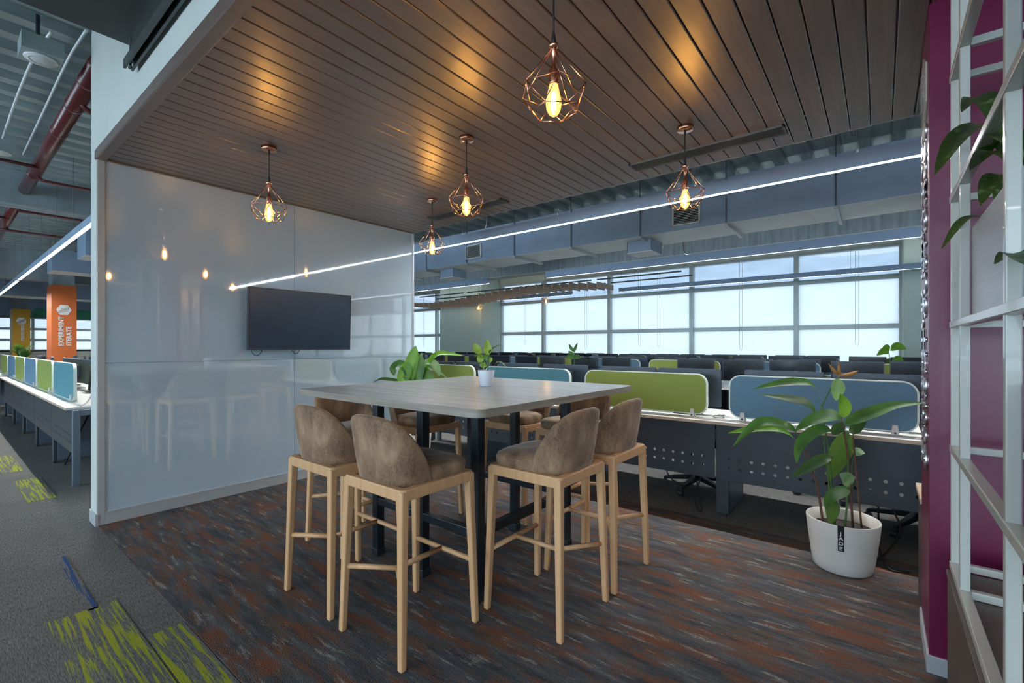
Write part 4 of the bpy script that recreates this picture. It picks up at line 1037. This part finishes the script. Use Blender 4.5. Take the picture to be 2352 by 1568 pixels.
# far plant in front of the yellow column
fp = thing('potted_plant', 'dark bushy plant in front of the yellow column', 'plant', (-21, 1.75, 0))
MB().lathe([(0, 0), (.2, 0), (.24, .75), (.22, .76), (0, .72)], 20).build('pot', 'black_plastic', fp, True)
for k in range(14):
    a = R(k * 137.5); ll = random.uniform(.35, .5); h0 = .95 + .3 * random.random()
    leaf(fp, [(0, 0, .74), (.12 * math.cos(a), .12 * math.sin(a), h0), (ll * .7 * math.cos(a), ll * .7 * math.sin(a), h0 + .15)], .2, 'leaf_green' if k % 3 else 'leaf_pale', .3, n=7)
# second desk block seen past the columns
bench(4.6, -24.5, 5, 'far left desk row', ('partition_blue', 'partition_lime'), (0, 1), 0)

# ------------------------------------------------------------------ white shelf frame at right with planters
sf = thing('grid_shelf', 'white metal grid shelf frame at the right edge', 'shelf', (.2, 0, 0))
T = .025
ZR = (.535, .957, 1.406, 1.861, 2.30)
YP = (2.325, 2.085, 1.395, .70)
for y in YP: box(0, T, y - T, y, .52, CZ).build('post', 'shelf_white', sf, bevel=.003)
for y in YP: box(.36, .36 + T, y - T, y, .52, CZ).build('post', 'shelf_white', sf, bevel=.003)
for z in ZR:
    box(-.003, T, .45, YP[0] - T * .2, z - T / 2, z + T / 2).build('rail', 'shelf_white', sf, bevel=.003)
    box(.36, .36 + T, .45, YP[0], z - T / 2, z + T / 2).build('rail', 'shelf_white', sf, bevel=.003)
    box(T, .36, YP[0] - T, YP[0], z - T / 2, z + T / 2).build('cross_rail', 'shelf_white', sf, bevel=.003)
for z in (ZR[0], ZR[4]): box(T, .36, YP[1] - T, YP[1], z - T / 2, z + T / 2).build('cross_rail', 'shelf_white', sf, bevel=.003)
pn = thing('shelf_plinth', 'dark wood plinth cabinet under the white shelf frame', 'cabinet', (.19, 0, 0))
box(0, .42, .45, 2.29, 0, .51).build('body', 'brown_laminate', pn)
box(-.004, .424, .446, 2.294, .508, .5215).build('top', 'brown_laminate', pn, bevel=.002)
def planter(y0, y1, z, h, label):
    r = thing('planter_box', label, 'planter', (.226, y0, z))
    L = y1 - y0
    for b_ in ((0, .012, 0, L), (.118, .13, 0, L), (.012, .118, 0, .012), (.012, .118, L - .012, L)):
        box(b_[0], b_[1], b_[2], b_[3], 0, h).build('side_panel', 'planter_laminate', r, bevel=.0015)
    box(.012, .118, .012, L - .012, 0, .012).build('bottom_panel', 'planter_laminate', r)
    box(.012, .118, .012, L - .012, h - .05, h - .03).build('soil', 'soil', r)
planter(1.405, 2.05, 1.4185, .285, 'grey laminate planter box in the middle bay of the white frame')
planter(.715, 1.36, .9695, .285, 'grey laminate planter box in the near lower bay of the white frame')
planter(.715, 1.36, 1.8735, .285, 'grey laminate planter box in the near upper bay of the white frame')
def tuft(loc, leaves, label):
    r = thing('shelf_plant', label, 'plant', loc)
    for pts, wd in leaves: leaf(r, pts, wd, 'leaf_variegated', .12, face=(0, 0, 1), fold=.3)
    MB().tube([(0, 0, -.035), (.0, .0, .10)], .01, 8).build('stem', 'stem_green', r)
def rel(loc, pts): return [Vector(p) - Vector(loc) for p in pts]
L1 = (.285, 1.66, 1.66)
tuft(L1, [(rel(L1, p_), w_) for p_, w_ in (([(.27, 1.70, 1.70), (.245, 1.80, 1.92), (.19, 1.95, 1.965), (.143, 2.10, 1.905)], .075), ([(.27, 1.68, 1.70), (.24, 1.74, 1.93), (.215, 1.87, 2.045), (.199, 2.0, 2.058)], .06),
     ([(.28, 1.56, 1.68), (.25, 1.62, 1.78), (.225, 1.72, 1.835), (.202, 1.86, 1.835)], .065), ([(.28, 1.50, 1.68), (.24, 1.56, 1.80), (.225, 1.66, 1.855), (.2145, 1.76, 1.825)], .06),
     ([(.29, 1.62, 1.68), (.30, 1.55, 1.85), (.31, 1.45, 1.93)], .06), ([(.29, 1.66, 1.67), (.27, 1.78, 1.78), (.25, 1.88, 1.80), (.235, 1.96, 1.75)], .06), ([(.29, 1.6, 1.67), (.33, 1.58, 1.84), (.36, 1.60, 1.93)], .055))], 'dark variegated leafy plant growing from the middle planter box')
L2 = (.285, 1.94, 1.66)
tuft(L2, [(rel(L2, p_), w_) for p_, w_ in (([(.27, 1.95, 1.69), (.235, 1.98, 1.72), (.20, 2.02, 1.718), (.161, 2.105, 1.655)], .035), ([(.28, 1.94, 1.69), (.28, 1.97, 1.80), (.27, 2.0, 1.83)], .045))], 'small variegated plant drooping one leaf over the planter corner')
L3 = (.285, 1.15, 1.21)
tuft(L3, [(rel(L3, p_), w_) for p_, w_ in (([(.28, 1.15, 1.25), (.25, 1.18, 1.42), (.22, 1.28, 1.485), (.21, 1.38, 1.52), (.203, 1.50, 1.515)], .045), ([(.29, 1.14, 1.25), (.31, 1.1, 1.40), (.32, 1.05, 1.46)], .05))], 'variegated plant reaching one leaf in at the right picture edge')
